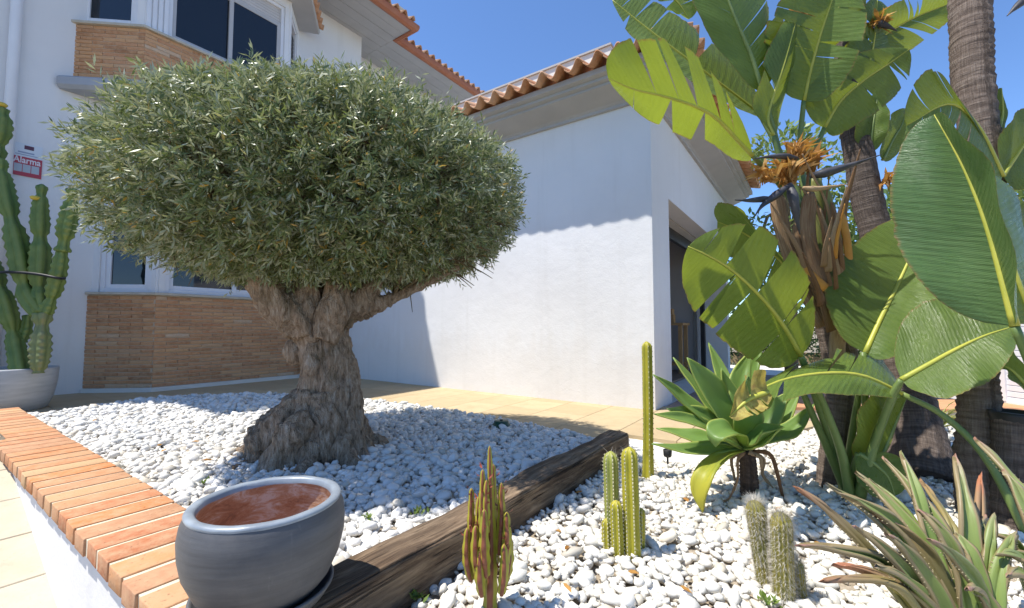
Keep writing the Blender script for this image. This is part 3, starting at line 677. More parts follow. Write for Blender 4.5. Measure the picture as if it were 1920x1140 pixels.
def mitre(pts):
    out = []; N_ = []
    for a, b in zip(pts, pts[1:]):
        s = (b - a).normalized(); n = V((s.y, -s.x, 0)); N_.append(n if n.dot(NN) > -0.2 else -n)
    for i in range(len(pts)):
        if i == 0: out.append(N_[0])
        elif i == len(pts) - 1: out.append(N_[-1])
        else:
            h = (N_[i - 1] + N_[i]).normalized(); out.append(h / h.dot(N_[i]))
    return out
def band(name, pts, prof, mat): return bevel(sweep(name, pts, mitre(pts), prof, mat, house), 0.004)
def rect(o0, o1, z0, z1): return [(o0, z0), (o1, z0), (o1, z1), (o0, z1)]
band('window_sill', PC, rect(-0.16, 0.035, 1.216, 1.250), 'sill_stone')
band('window_sill', PU, rect(-0.16, 0.035, 4.586, 4.620), 'sill_stone')
band('plinth', PC, rect(-0.1, 0.03, -0.03, 0.052), 'plinth')
band('ledge', PU, [(-0.3, 3.70), (0.10, 3.70), (0.14, 3.74), (0.14, 3.83), (0.11, 3.858), (-0.3, 3.858)], 'ledge')
for p, z0, z1 in ((PU[1], 4.622, 5.97), (PU[2], 4.622, 5.97), (PC[1], 1.252, 2.64), (PC[2], 1.252, 2.64)):
    pass
# ribbed white corner post between the two upper windows
s2 = (PU[2] - PU[1]).normalized(); n2 = V((s2.y, -s2.x, 0))
m = MB()
for q in range(4): m.box(PU[1] + s2 * (0.01 + q * 0.06) + n2 * (-0.06) + V((0, 0, 4.622)), s2 * 0.05, n2 * 0.05, (0, 0, 1.36))
bevel(m.out('corner_post', 'frame_white', house), 0.01)
# little tiled canopy over the bay
can = band('canopy', PU, [(-0.3, 6.121), (0.30, 6.121), (0.32, 6.16), (-0.3, 6.30)], 'soffit')
def tile_mesh(pitch, L):
    vs, fs = [], []; n = 14; m = n + 1
    for x, k_ in ((0.0, 1.0), (L, 0.92)):
        for th in (0.0, -0.016):
            for i in range(m):
                f = i / n; y = (f - 0.5) * pitch * 1.02; z = 0.058 * (math.sin(f * 2 * math.pi) if f < 0.5 else 0.7 * math.sin(f * 2 * math.pi)); vs.append(V((x, y * k_ ** .3, z * k_ + th + x * 0.0)))
    for i in range(n):
        fs += [(i, i + 1, 2 * m + i + 1, 2 * m + i), (m + i + 1, m + i, 3 * m + i, 3 * m + i + 1), (i + 1, i, m + i, m + i + 1), (2 * m + i, 2 * m + i + 1, 3 * m + i + 1, 3 * m + i)]
    fs += [(0, 2 * m, 3 * m, m), (n, m + n, 3 * m + n, 2 * m + n)]
    me = bpy.data.meshes.new('roof_tile'); me.from_pydata([tuple(v) for v in vs], [], fs); me.materials.append(MATS['roof_tile'])
    me.polygons.foreach_set('use_smooth', [True] * len(fs)); me.update(); return me
TC = {p_: tile_mesh(p_, 0.44) for p_ in (0.2, 0.205, 0.19)}
def tiles(parent, A, B, outward, z, pitch_a, pitch=0.2, back=True, zoff=0.0):
    """row of barrel tiles whose mouths lie on line A-B, rising away from 'outward'"""
    s = (B - A); L = s.length; s.normalize(); up = (-V(outward) * math.cos(pitch_a) + V((0, 0, math.sin(pitch_a)))).normalized()
    nz = up.cross(s); nz = nz if nz.z > 0 else -nz; y = nz.cross(up)
    rot = Matrix((up, y, nz)).transposed().to_4x4()
    for i in range(int(L / pitch) + 1):
        for me, off, dz in ((TC[pitch], 0.0, 0.055),):
            p = A + s * (i * pitch + off) + V((0, 0, z)) + nz * dz + up * R.uniform(-.003, .003)
            o = bpy.data.objects.new('roof_tile', me); COL.objects.link(o); o.parent = parent; o.matrix_basis = Matrix.Translation(p) @ rot @ Matrix.Rotation(R.uniform(-.02, .02), 4, 'Z')
mt = mitre(PU)
for i in (1, 2):
    A, B = PU[i] + mt[i] * 0.36, PU[i + 1] + mt[i + 1] * 0.36
    s = (B - A).normalized(); tiles(can, A + s * (1.2 if i == 1 else 0.0), B, V((s.y, -s.x, 0)), 6.135, math.radians(20), 0.19)
# main roof: boarded soffits, brown gutter, tiles
def eave(d0, d1, n1, n0, z):
    so = MB()
    nb_ = 7
    for q in range(nb_):
        a, b = n0 + (n1 - n0) * q / nb_, n0 + (n1 - n0) * (q + 1) / nb_
        so.box(W(d0, a + 0.004, z + (0.002 if q % 2 else 0.0)), D1 * (d1 - d0), NN * (b - a - 0.008), (0, 0, 0.05))
    so.box(W(d0, n0, z + 0.012), D1 * (d1 - d0 - 0.002), NN * (n1 - n0 - 0.002), (0, 0, 0.06))
    return so.out('soffit', 'soffit', house)
Z_E = 6.74
so1 = eave(-0.72, 5.72, BAYN + 0.40, MAINN - 0.6, Z_E); so2 = eave(5.722, 9.6, BAYN - 0.14, MAINN - 1.4, Z_E - 0.003)
gp = [(0, -0.02), (0.05, -0.035), (0.10, -0.01), (0.12, 0.05), (0.12, 0.10), (0.0, 0.10)]
gpts = [W(-0.72, BAYN + 0.40), W(5.722, BAYN + 0.40), W(5.722, BAYN - 0.14), W(9.6, BAYN - 0.14)]
gn = [NN, NN + D1, NN + D1, NN]
sweep('gutter', gpts, gn, [(o_, Z_E + z_) for o_, z_ in gp], 'gutter', house)
roof = MB(); pit = math.radians(17)
roof.add([W(-0.72, BAYN + 0.45, Z_E + 0.1), W(5.80, BAYN + 0.45, Z_E + 0.1), W(5.80, BAYN - 4, Z_E + 0.1 + 4.4 * math.tan(pit)), W(-0.72, BAYN - 4, Z_E + 0.1 + 4.4 * math.tan(pit))], [(0, 1, 2, 3)])
roof.add([W(5.80, BAYN - 0.09, Z_E + 0.1), W(9.6, BAYN - 0.09, Z_E + 0.1), W(9.6, BAYN - 4, Z_E + 0.1 + 3.9 * math.tan(pit)), W(5.80, BAYN - 4, Z_E + 0.1 + 3.9 * math.tan(pit))], [(0, 1, 2, 3)])
rf = roof.out('roof', 'roof_tile', house)
tiles(rf, W(2.2, BAYN + 0.53), W(5.75, BAYN + 0.53), NN, Z_E + 0.075, pit)
tiles(rf, W(5.9, BAYN - 0.02), W(9.4, BAYN - 0.02), NN, Z_E + 0.075, pit)
m = MB(); m.box(W(5.40, BAYN + 0.15, Z_E + 0.2), D1 * 0.22, NN * 0.22, (0, 0, 0.16)); bevel(m.out('ridge_stop', 'mortar', house), 0.02)
# downpipe at the left edge of the picture
vs, fs, uv = tube([PLN(16, 250, MAINN + 0.07) * 1.0 + V((0, 0, z)) for z in (-2.9, 1.5, 3.4)], 0.05, 14)
make('downpipe', vs, fs, 'frame_white', house, True, uv)

# ---------------------------------------------------------------- ANNEX (single storey wing)
annex = thing('annex', 'single storey white wing with grey cornice, clay eave tiles and open doorway', 'building', W(ANND, ANNN, 0))
dA = PLN(1257, 560, ANNN).dot(D1); dB = PLN(1318, 560, ANNN).dot(D1); dE = PLN(1366, 560, ANNN).dot(D1); zO = PLN(1257, 376, ANNN).z
wall('wall', W(ANND, 0), NN, -D1, MAINN - 0.02, ANNN, -0.3, ANNZ + 0.2, [], 0.28, 'stucco', annex)
dF = dE - 0.22; _r = ray(1315, 560); NB = (EYE + _r * ((dF - EYE.dot(D1)) / _r.dot(D1))).dot(NN)     # plane of the sliding door, set back in a porch
wall('wall', W(0, ANNN - 0.0005), D1, NN, ANND + 0.0005, dE, -0.3, ANNZ + 0.2, [(dA, dF, -0.31, zO)], 0.22, 'stucco', annex)
wall('wall', W(dF, ANNN - 0.222), -NN, -D1, 0, 3.6, -0.3, ANNZ + 0.1, [], 0.2, 'stucco', annex)
wall('wall', W(0, NB), D1, NN, ANND + 0.29, dF - 0.002, zO - 0.02, ANNZ + 0.1, [], 0.12, 'stucco', annex)
rm = MB(); rm.box(W(ANND + 0.282, NB - 0.02, zO + 0.001), D1 * (dF - ANND - 0.285), NN * (ANNN - 0.225 - NB), (0, 0, 0.05)); rm.out('porch_ceiling', 'plinth', annex)
rm = MB(); rm.box(W(ANND + 0.29, NB - 2.6, -0.02), D1 * (dF - ANND - 0.3), NN * 2.55, (0, 0, 0.03)); rm.out('room_floor', 'room_floor', annex)
rm = MB(); rm.box(W(ANND + 0.29, NB - 2.6, 0.012), D1 * (dF - ANND - 0.3), NN * 0.1, (0, 0, 2.9)); rm.box(W(dF - 0.03, NB - 2.49, 0.012), D1 * 0.02, NN * 2.35, (0, 0, 2.9)); rm.out('room_wall', 'room_wall', annex)
rm = MB(); rm.box(W(ANND + 0.29, NB - 2.6, 2.92), D1 * (dF - ANND - 0.3), NN * 2.55, (0, 0, 0.08)); rm.out('room_ceiling', 'room_wall', annex)
m = MB()
m.box(W(ANND + 0.3, NB + 0.003, zO - 0.16), D1 * (dF - ANND - 0.31), NN * 0.06, (0, 0, 0.158)); m.box(W(dF - 0.09, NB - 0.06, 0.012), D1 * 0.085, NN * 0.12, (0, 0, zO - 0.175))
bevel(m.out('door_frame', 'dark_metal', annex), 0.004)
m = MB(); m.box(W(dF - 0.17, NB - 0.05, 0.02), D1 * 0.05, NN * 0.045, (0, 0, zO - 0.2)); dl = m.out('sliding_door', 'frame_grey', annex)
m = MB(); m.box(W(dF - 0.119, NB - 0.035, 0.02), D1 * 0.028, NN * 0.01, (0, 0, zO - 0.2)); m.out('pane', 'glass', dl)
# cornice round two sides, parapet, eave tiles
cp = [(-0.1, ANNZ - 0.03), (0.035, ANNZ - 0.03), (0.035, ANNZ + 0.00), (0.06, ANNZ + 0.02), (0.29, ANNZ + 0.10), (0.29, ANNZ + 0.125), (0.34, ANNZ + 0.135), (0.34, ANNZ + 0.165), (0.40, ANNZ + 0.175), (0.40, ANNZ + 0.23), (-0.1, ANNZ + 0.27)]
cpts = [W(ANND, MAINN), W(ANND, ANNN), W(dE + 0.4, ANNN)]; cn = [-D1, NN - D1, NN]
sweep('cornice', cpts, cn, cp, 'grey_trim', annex)
ap = MB(); apz = ANNZ + 0.24
ap.add([W(ANND - 0.36, MAINN, apz), W(ANND - 0.36, ANNN + 0.36, apz), W(ANND + 0.12, ANNN - 0.12, apz + 0.14), W(ANND + 0.12, MAINN, apz + 0.14), W(dE + 0.4, ANNN + 0.36, apz), W(dE + 0.4, ANNN - 0.12, apz + 0.14)], [(0, 1, 2, 3), (1, 4, 5, 2)])
er = ap.out('eave_roof', 'roof_tile', annex)
tiles(er, W(ANND - 0.52, -6.4), W(ANND - 0.52, ANNN + 0.36), -D1, ANNZ + 0.21, math.radians(15), 0.205)
tiles(er, W(ANND - 0.40, ANNN + 0.52), W(dE + 0.3, ANNN + 0.52), NN, ANNZ + 0.21, math.radians(15), 0.205)
pz = PLD(1140, 86, ANND - 0.08).z + 0.015; PE = -1.68
sweep('parapet', [W(ANND, MAINN), W(ANND, PE)], [-D1, -D1], [(0.08, ANNZ + 0.2), (0.08, pz - 0.021), (-0.15, pz - 0.021), (-0.15, ANNZ + 0.2)], 'plinth', annex)
sweep('coping', [W(ANND, MAINN), W(ANND, PE + 0.01)], [-D1, -D1], [(0.10, pz - 0.02), (0.10, pz), (-0.18, pz), (-0.18, pz - 0.02)], 'grey_trim', annex)
make('flat_roof', [W(ANND, MAINN, ANNZ + 0.3), W(ANND, ANNN, ANNZ + 0.3), W(dE, ANNN, ANNZ + 0.3), W(dE, MAINN, ANNZ + 0.3)], [(0, 1, 2, 3)], 'soffit', annex)
# wooden table with a chair back, inside the doorway
tb = thing('wooden_table', 'light wooden table standing inside the open doorway', 'table', W(dA + 0.9, ANNN - 1.3, 0))
t0 = W(dF - 0.72, -2.75, 0.012); tz = 0.88; tb.location = t0
m = MB(); m.box(t0 + V((0, 0, tz - 0.045)), D1 * 0.50, NN * 0.86, (0, 0, 0.045)); bevel(m.out('table_top', 'table_wood', tb), 0.006)
for a, b in ((0.03, 0.03), (0.41, 0.03), (0.03, 0.77), (0.41, 0.77)):
    m = MB(); m.box(t0 + D1 * a + NN * b, D1 * 0.06, NN * 0.06, (0, 0, tz - 0.046)); m.out('leg', 'table_wood', tb)
m = MB(); m.box(t0 + D1 * 0.02 + NN * 0.095 + V((0, 0, 0.14)), D1 * 0.44, NN * 0.67, (0, 0, 0.03)); m.out('shelf', 'table_wood', tb)
t1 = t0 + D1 * 0.16 + NN * 0.52 + V((0, 0, tz + 0.001))
cb = thing('storage_box', 'small brown box on the wooden table inside the doorway', 'box', t1)
m = MB(); m.box(t1, D1 * 0.12, NN * 0.15, (0, 0, 0.15)); bevel(m.out('box_body', 'table_wood', cb), 0.008)
m = MB(); m.box(t1 + V((0, 0, 0.151)) - D1 * 0.006 + NN * 0.02, D1 * 0.132, NN * 0.11, (0, 0, 0.10)); bevel(m.out('lid', 'table_wood', cb), 0.008)

# ---------------------------------------------------------------- alarm sign on the house wall
sp = PLN(51, 301, MAINN + 0.004)
sg = thing('alarm_sign', 'red and white alarm sign on the wall above the potted candelabra cactus', 'sign', sp)
SW, SH = 0.40, 0.36
a = PLN(22, 295, MAINN); b = PLN(80, 305, MAINN); SW = (a - b).length * 0.98; SH = (PLN(51, 270, MAINN).z - PLN(51, 331, MAINN).z)
def plate(name, s0, s1, z0, z1, t0, t1, mat, par=sg):
    m = MB(); m.box(sp + D1 * (s0 * SW) + NN * t0 + V((0, 0, z0 * SH)), D1 * ((s1 - s0) * SW), NN * (t1 - t0), (0, 0, (z1 - z0) * SH)); return m.out(name, mat, par)
plate('white_plate', -0.5, 0.5, 0.09, 0.5, 0, 0.006, 'sign_white'); plate('red_plate', -0.5, 0.5, -0.5, 0.089, 0, 0.006, 'sign_red')
plate('emblem', -0.12, 0.2, 0.33, 0.45, 0.0065, 0.008, 'sign_dark')
plate('text_line', -0.32, 0.22, 0.20, 0.245, 0.0065, 0.008, 'sign_blue'); plate('text_line', -0.40, 0.36, 0.14, 0.165, 0.0065, 0.008, 'sign_blue')
for q in range(3): plate('pictogram', -0.42 + q * 0.285, -0.16 + q * 0.285, -0.38, -0.14, 0.0065, 0.008, 'sign_grey')
cu = bpy.data.curves.new('lettering', 'FONT'); cu.body = 'Alarma'; cu.size = 0.27 * SH; cu.align_x = 'CENTER'; cu.align_y = 'CENTER'; cu.extrude = 0.001; cu.offset = 0.002
to = bpy.data.objects.new('lettering', cu); COL.objects.link(to); bpy.context.view_layer.update()
me = bpy.data.meshes.new_from_object(to.evaluated_get(bpy.context.evaluated_depsgraph_get())); bpy.data.objects.remove(to)
me.materials.append(MATS['sign_text']); to = bpy.data.objects.new('lettering', me); COL.objects.link(to); to.parent = sg
to.matrix_basis = Matrix.Translation(NN * 0.008 + V((0, 0, -0.02 * SH))) @ Matrix((D1, V((0, 0, 1)), NN)).transposed().to_4x4() @ Matrix.Diagonal((SW * 0.9 / max(me.vertices[i].co.x * 2 for i in range(len(me.vertices))), 1, 1, 1))

# ---------------------------------------------------------------- louvred white gate and terracotta kerb at the right
gt = thing('louvred_gate', 'white gate of horizontal louvre slats behind the strelitzia trunks', 'gate', V((4.6, 4.4, 0)))
ga, gb = D(1742, 700, 5.0), D(2100, 700, 3.4); ga.z = gb.z = 0.0; gs = (gb - ga).normalized(); gnn = V((gs.y, -gs.x, 0)); GL = (gb - ga).length; GZ0, GZ1 = 0.12, 1.02
m = MB()
for s_ in (0.0, GL * 0.5 - 0.03, GL - 0.06): m.box(ga + gs * s_ + V((0, 0, 0.0)), gs * 0.06, gnn * 0.05, (0, 0, GZ1 + 0.06))
m.box(ga + gs * 0.0605 + V((0, 0, GZ1)), gs * (GL - 0.13), gnn * 0.05, (0, 0, 0.055)); m.box(ga + gs * 0.0605 + V((0, 0, 0.05)), gs * (GL - 0.13), gnn * 0.05, (0, 0, 0.06)); m.out('gate_frame', 'louvre_white', gt)
for q in range(16):
    m = MB(); m.box(ga + gs * 0.062 + gnn * 0.004 + V((0, 0, GZ0 + q * 0.055)), gs * (GL - 0.134), gnn * 0.03 + V((0, 0, -0.02)), (0, 0, 0.045)); m.out('slat', 'louvre_white', gt)
kerb = thing('terracotta_kerb', 'strip of orange terracotta tiles edging the bed before the louvred gate', 'kerb', V((3.4, 4.2, 0)))
ka, kb = V((2.55, 3.98, 0.03)), V((5.4, 3.75, 0.03)); ks = (kb - ka).normalized(); kn = V((-ks.y, ks.x, 0))
for q in range(9):
    m = MB(); m.box(ka + ks * (q * 0.32), ks * 0.312, kn * 0.55, (0, 0, 0.06)); bevel(m.out('tile', 'terracotta_floor', kerb), 0.006)
m = MB(); m.box(ka - V((0, 0, 0.05)) + ks * 0.004, ks * 2.86, kn * 0.54, (0, 0, 0.079)); m.out('bedding', 'mortar', kerb)

# ================================================================ OLIVE TREE
olive = thing('olive_tree', 'old olive tree with gnarled trunk and clipped mushroom shaped crown', 'tree', TRUNK)
def strands():
    mb = MB(); rr = random.Random(11)
    def T(pts, rad, n=24, seg=12): mb.add(*tube(pts, rad, seg, n=n)[:2])
    ax = [(598, 862, 2.74), (608, 800, 2.74), (624, 730, 2.74), (612, 670, 2.74), (602, 620, 2.74), (590, 575, 2.74), (578, 530, 2.74)]
    AX = [D(*p) for p in ax]; AX[0].z = -0.08
    T(AX, [0.18, 0.165, 0.135, 0.125, 0.122, 0.125, 0.10], 30, 20)
    rad = [0.30, 0.180, 0.118, 0.110, 0.115, 0.132, 0.15]
    for q in range(10):                                   # fused, twisting strands
        a0 = q / 10 * 6.283 + rr.uniform(-.2, .2); tw = rr.uniform(0.9, 2.0); pts = []; rs = []
        for i, p in enumerate(AX):
            a = a0 + tw * i / 6; r = rad[i] * rr.uniform(.85, 1.12)
            pts.append(p + V((math.cos(a) * r, math.sin(a) * r, 0 if i else -0.05))); rs.append((0.075, 0.058, 0.045, 0.042, 0.045, 0.05, 0.045)[i] * rr.uniform(.55, 1.3))
        T(pts, rs)
    for q in range(15):                                   # root flare
        a = q / 15 * 6.283 + rr.uniform(-.15, .15); L = rr.uniform(0.33, 0.44) * (1.25 if math.cos(a) < -0.5 else 1.0)
        b = AX[1]; c = V((math.cos(a), math.sin(a), 0)); c2 = V((math.cos(a + .25), math.sin(a + .25), 0))
        T([b + c2 * 0.12 + V((0, 0, 0.2)), b + c * 0.19 + V((0, 0, 0.0)), V((AX[0].x, AX[0].y, 0.075)) + c * (L * 0.72), V((AX[0].x, AX[0].y, -0.03)) + c * L], [0.05, 0.052, 0.047, 0.03], 12, 10)
    # low ridge running out to the left
    T([D(580, 750, 2.64), D(545, 785, 2.58), D(500, 818, 2.54), V((*D(458, 845, 2.5)[:2], 0.02))], [0.09, 0.095, 0.085, 0.045], 14, 12)
    T([D(575, 790, 2.52), D(540, 825, 2.45), V((*D(510, 858, 2.42)[:2], 0.0))], [0.07, 0.075, 0.055], 12, 12)
    # big old limb leaning up left, sawn off, and the thinner limbs
    T([D(600, 625, 2.72), D(560, 585, 2.66), D(525, 550, 2.62), D(505, 520, 2.62), D(500, 490, 2.62)], [0.13, 0.14, 0.125, 0.105, 0.07], 14, 14)
    T([D(575, 620, 2.62), D(535, 580, 2.56), D(512, 545, 2.54), D(492, 512, 2.54)], [0.075, 0.085, 0.075, 0.05], 12, 12)
    T([D(590, 600, 2.84), D(565, 560, 2.86), D(560, 520, 2.9)], [0.11, 0.11, 0.08], 12, 12)
    T([D(612, 625, 2.64), D(630, 575, 2.60), D(636, 530, 2.61), D(640, 480, 2.64)], [0.08, 0.07, 0.05, 0.035], 14, 12)
    T([D(625, 610, 2.72), D(660, 572, 2.72), D(690, 548, 2.74), D(702, 522, 2.76)], [0.075, 0.07, 0.05, 0.035], 14, 12)
    T([D(640, 600, 2.80), D(690, 577, 2.80), D(740, 558, 2.80), D(800, 530, 2.82), D(860, 500, 2.85)], [0.045, 0.034, 0.030, 0.026, 0.02], 18, 10)
    T([D(585, 560, 2.85), D(570, 480, 2.95), D(560, 420, 3.05)], [0.10, 0.08, 0.05], 12, 10)
    T([D(500, 500, 2.62), D(470, 440, 2.6), D(420, 390, 2.6)], [0.05, 0.04, 0.03], 12, 8)
    # swelling burls
    for u, v, dd, r in ((555, 660, 2.70, .05), (520, 560, 2.53, .05)):
        p = D(u, v, dd); T([p - V((0, 0, r)), p, p + V((0, 0, r))], [r * .5, r, r * .5], 4, 10)
    return mb
mb = strands()
tmp = make('tmp_trunk', mb.v, mb.f, 'olive_bark'); md = tmp.modifiers.new('r', 'REMESH'); md.mode = 'VOXEL'; md.voxel_size = 0.0095
bpy.context.view_layer.update(); me = bpy.data.meshes.new_from_object(tmp.evaluated_get(bpy.context.evaluated_depsgraph_get())); bpy.data.objects.remove(tmp)
bmt = bmesh.new(); bmt.from_mesh(me); bmesh.ops.smooth_vert(bmt, verts=bmt.verts[:], factor=0.5, use_axis_x=True, use_axis_y=True, use_axis_z=True); bmt.normal_update()
for v in bmt.verts:
    p = v.co; q = V((p.x * 7, p.y * 7, p.z * 2.6)); tws = V((q.x + 1.4 * p.z, q.y, q.z))
    rdg = 1 - abs(noise.noise(tws * 1.5)) * 2.4; r2 = 1 - abs(noise.noise(V((p.x * 16 + 2 * p.z, p.y * 16, p.z * 4.5)))) * 2.6; r3 = 1 - abs(noise.noise(V((p.x * 42, p.y * 42, p.z * 13)))) * 2.4
    h = 0.020 * rdg + 0.014 * r2 + 0.007 * r3 + 0.008 * noise.noise(p * 5.0)
    pit_ = noise.noise(V((p.x * 5.5 + 3, p.y * 5.5, p.z * 4.2)))
    if pit_ > 0.28: h -= 0.10 * (pit_ - 0.28) * 2.4
    thick = 1.0 if p.z < 1.22 and p.x < -0.78 else 0.25
    v.co = p + v.normal * h * thick
bmt.to_mesh(me); bmt.free(); me.materials.clear(); me.materials.append(MATS['olive_bark']); me.polygons.foreach_set('use_smooth', [True] * len(me.polygons))
tro = bpy.data.objects.new('trunk', me); COL.objects.link(tro); keep(olive, tro)

CC = V((-1.14, 2.78, 1.605)); CR = (1.20, 1.14, 0.53)
rr = random.Random(5)
def crown_r(d):
    """radius of the clipped crown in direction d (unit)"""
    e = 2.35 if d.z > 0 else 2.7 if d.x < 0.15 else 2.3
    base = (abs(d.x / CR[0]) ** e + abs(d.y / CR[1]) ** e + abs(d.z / CR[2]) ** e) ** (-1 / e)
    return base * (1 + 0.05 * noise.noise(d * 2.3) + 0.06 * noise.noise(d * 5.0) + 0.03 * noise.noise(d * 11.0))
brn = MB(); tips = []
starts = [D(632, 480, 2.64), D(700, 522, 2.76), D(505, 495, 2.62), D(565, 440, 3.0), D(800, 530, 2.82), D(470, 440, 2.6), D(740, 555, 2.8), D(600, 510, 2.7)]
for q in range(130):
    a = rr.uniform(0, 6.283); ct = rr.uniform(-0.55, 0.9); st = math.sqrt(1 - ct * ct); d = V((math.cos(a) * st, math.sin(a) * st, ct * 0.7)).normalized()
    end = CC + d * crown_r(d) * 0.86; s = min(starts, key=lambda x: (x - end).length + rr.uniform(0, .4))
    m1 = s.lerp(end, 0.35) + V((rr.uniform(-.08, .08), rr.uniform(-.08, .08), rr.uniform(-.02, .1))); m2 = s.lerp(end, 0.7) + V((rr.uniform(-.1, .1), rr.uniform(-.1, .1), rr.uniform(-.05, .08)))
    r0 = rr.uniform(.008, .018); brn.add(*tube([s, m1, m2, end], [r0, r0 * .7, r0 * .45, 0.003], 5, n=9, cap=False))
    for t_ in (0.5, 0.65, 0.8):
        b = s.lerp(end, t_) + V((rr.uniform(-.03, .03),) * 3); e2 = b + (d + V((rr.gauss(0, .5), rr.gauss(0, .5), rr.gauss(0, .4)))).normalized() * rr.uniform(.15, .3)
        brn.add(*tube([b, b.lerp(e2, .5) + V((0, 0, .02)), e2], [r0 * .4, r0 * .3, 0.002], 4, n=4, cap=False))
brn.out('branches', 'twig_bark', olive, True)['kind'] = 'stuff'
# foliage: leafy shoots growing through the outer shell of the crown
def shoots(n_shoots, leaves_per, seed):
    rg = np.random.default_rng(seed); P, Dr = [], []
    while len(P) < n_shoots:
        d = V(rg.normal(size=3)).normalized()
        if d.z < -0.35 and rg.random() < 0.15: continue
        rad = crown_r(d); f = 0.97 - abs(rg.normal(0, 0.17)); 
        if rg.random() < 0.10: f = rg.uniform(.3, .8)
        if f < 0.3: continue
        hole = noise.noise(d * 4.2 + V((3, 1, 7)))
        if hole > 0.5 and f > 0.93: continue
        und = d.z < -0.12
        if und and noise.noise(V((d.x * 3, d.y * 3, 9))) > 0.3 and d.x > 0.0 and d.y > -0.3: continue
        p = CC + d * rad * f
        g = V((d.x / CR[0] ** 1.2, d.y / CR[1] ** 1.2, d.z / CR[2] ** 1.2)).normalized()
        grow = (g * 0.9 + V(rg.normal(size=3)) * 0.55 + V((0, 0, 0.25))).normalized()
        P.append(p); Dr.append(grow)
    vs, fs = [], []; k = 0
    out = np.empty((n_shoots * leaves_per * 4, 3), dtype=np.float32)
    for p, g in zip(P, Dr):
        L = rg.uniform(.06, .13) + (0.10 if rg.random() < 0.035 else 0); x = g.orthogonal().normalized(); y = g.cross(x)
        for i in range(leaves_per):
            t = (i + 0.5) / leaves_per; a = i * 1.57 + rg.uniform(-.5, .5) + (i // 2) * 0.78
            side = x * math.cos(a) + y * math.sin(a); b = p + g * (L * (t - .35)); ang = rg.uniform(.45, 1.1)
            ld = (g * math.cos(ang) + side * math.sin(ang) + V((0, 0, -.08))).normalized(); ll = rg.uniform(.030, .052); wd = rg.uniform(.0036, .0058)
            w_ = (ld.cross(V(rg.normal(size=3)) + g * 1.5)).normalized() * wd
            m_ = b + ld * ll * 0.5; out[k] = b; out[k + 1] = m_ + w_; out[k + 2] = b + ld * ll; out[k + 3] = m_ - w_; k += 4
    return out
LV = shoots(17000, 17, 21)
me = bpy.data.meshes.new('foliage'); nq = len(LV) // 4; me.vertices.add(len(LV)); me.vertices.foreach_set('co', LV.ravel())
me.loops.add(nq * 4); me.loops.foreach_set('vertex_index', np.arange(nq * 4, dtype=np.int32)); me.polygons.add(nq)
me.polygons.foreach_set('loop_start', np.arange(0, nq * 4, 4)); me.polygons.foreach_set('loop_total', np.full(nq, 4)); me.update(); me.validate(); me.materials.append(MATS['olive_leaf'])
fo = bpy.data.objects.new('crown', me); COL.objects.link(fo); keep(olive, fo); fo['kind'] = 'stuff'

# ================================================================ LEAF BUILDERS
def prof_banana(t): return max(0.0, math.sin(math.pi * min(1, t) ** 0.85)) ** 0.55
def blade(mid, aL, aR, prof=prof_banana, nt=72, ns=6, tears=(), cup=0.0, ruffle=0.01, sweep_=0.06, seed=0, bend=0.10):
    """one leaf blade: mid = midrib points (base to tip), aL/aR = half-width vectors. tears = (side, t, gap)"""
    rr = random.Random(seed); pts = smooth_pts(mid, 60); vs, fs, uv = [], [], []
    def at(t): return lerp_list(pts, max(0, min(1, t)))
    for side, A in ((0, V(aL)), (1, V(aR))):
        N = (pts[-1] - pts[0]).cross(A).normalized() * (1 if side else -1)
        br = sorted([(t, g) for s_, t, g in tears if s_ == side] + ([(rr.uniform(.15, .9), rr.uniform(.003, .012)) for _ in range(rr.randrange(1, 5))] if tears else [])); cuts = [(0, 0)] + br + [(1, 0)]
        for (t0, g0), (t1, g1) in zip(cuts, cuts[1:]):
            k = max(4, int(nt * (t1 - t0))); lift = rr.uniform(-1, 1) * bend if br else 0.0; n0 = len(vs); ph = rr.uniform(0, 6)
            for j in range(k + 1):
                tau = j / k
                for q in range(ns + 1):
                    s = q / ns; a = t0 + g0 * s; b = t1 - g1 * s; t = a + (b - a) * tau; te = t + sweep_ * s * (1 - t) * t * 3
                    w = prof(t); h = (cup * s * s + lift * s * s) * A.length + ruffle * math.sin(t * 17 + ph) * s * s + 0.02 * noise.noise(V((t * 4, seed * 3.1 + side * 7, s * 1.5))) * s
                    if q == ns: w *= 1 + 0.035 * noise.noise(V((t * 38, seed, side))) + 0.03 * noise.noise(V((t * 11, seed, side + 4))) - (0.06 * max(0, noise.noise(V((t * 60, seed + 5, side))) - .2) if tears else 0)
                    vs.append(at(te if q else t) + A * (s * w) + N * (h * min(1, w * 1.5))); uv.append((0.5 + (0.5 * s if side else -0.5 * s), t))
            for j in range(k):
                for q in range(ns):
                    a = n0 + j * (ns + 1) + q; f = (a, a + 1, a + ns + 2, a + ns + 1); fs.append(f if side else f[::-1])
    return vs, fs, uv
LEAFN = [0]
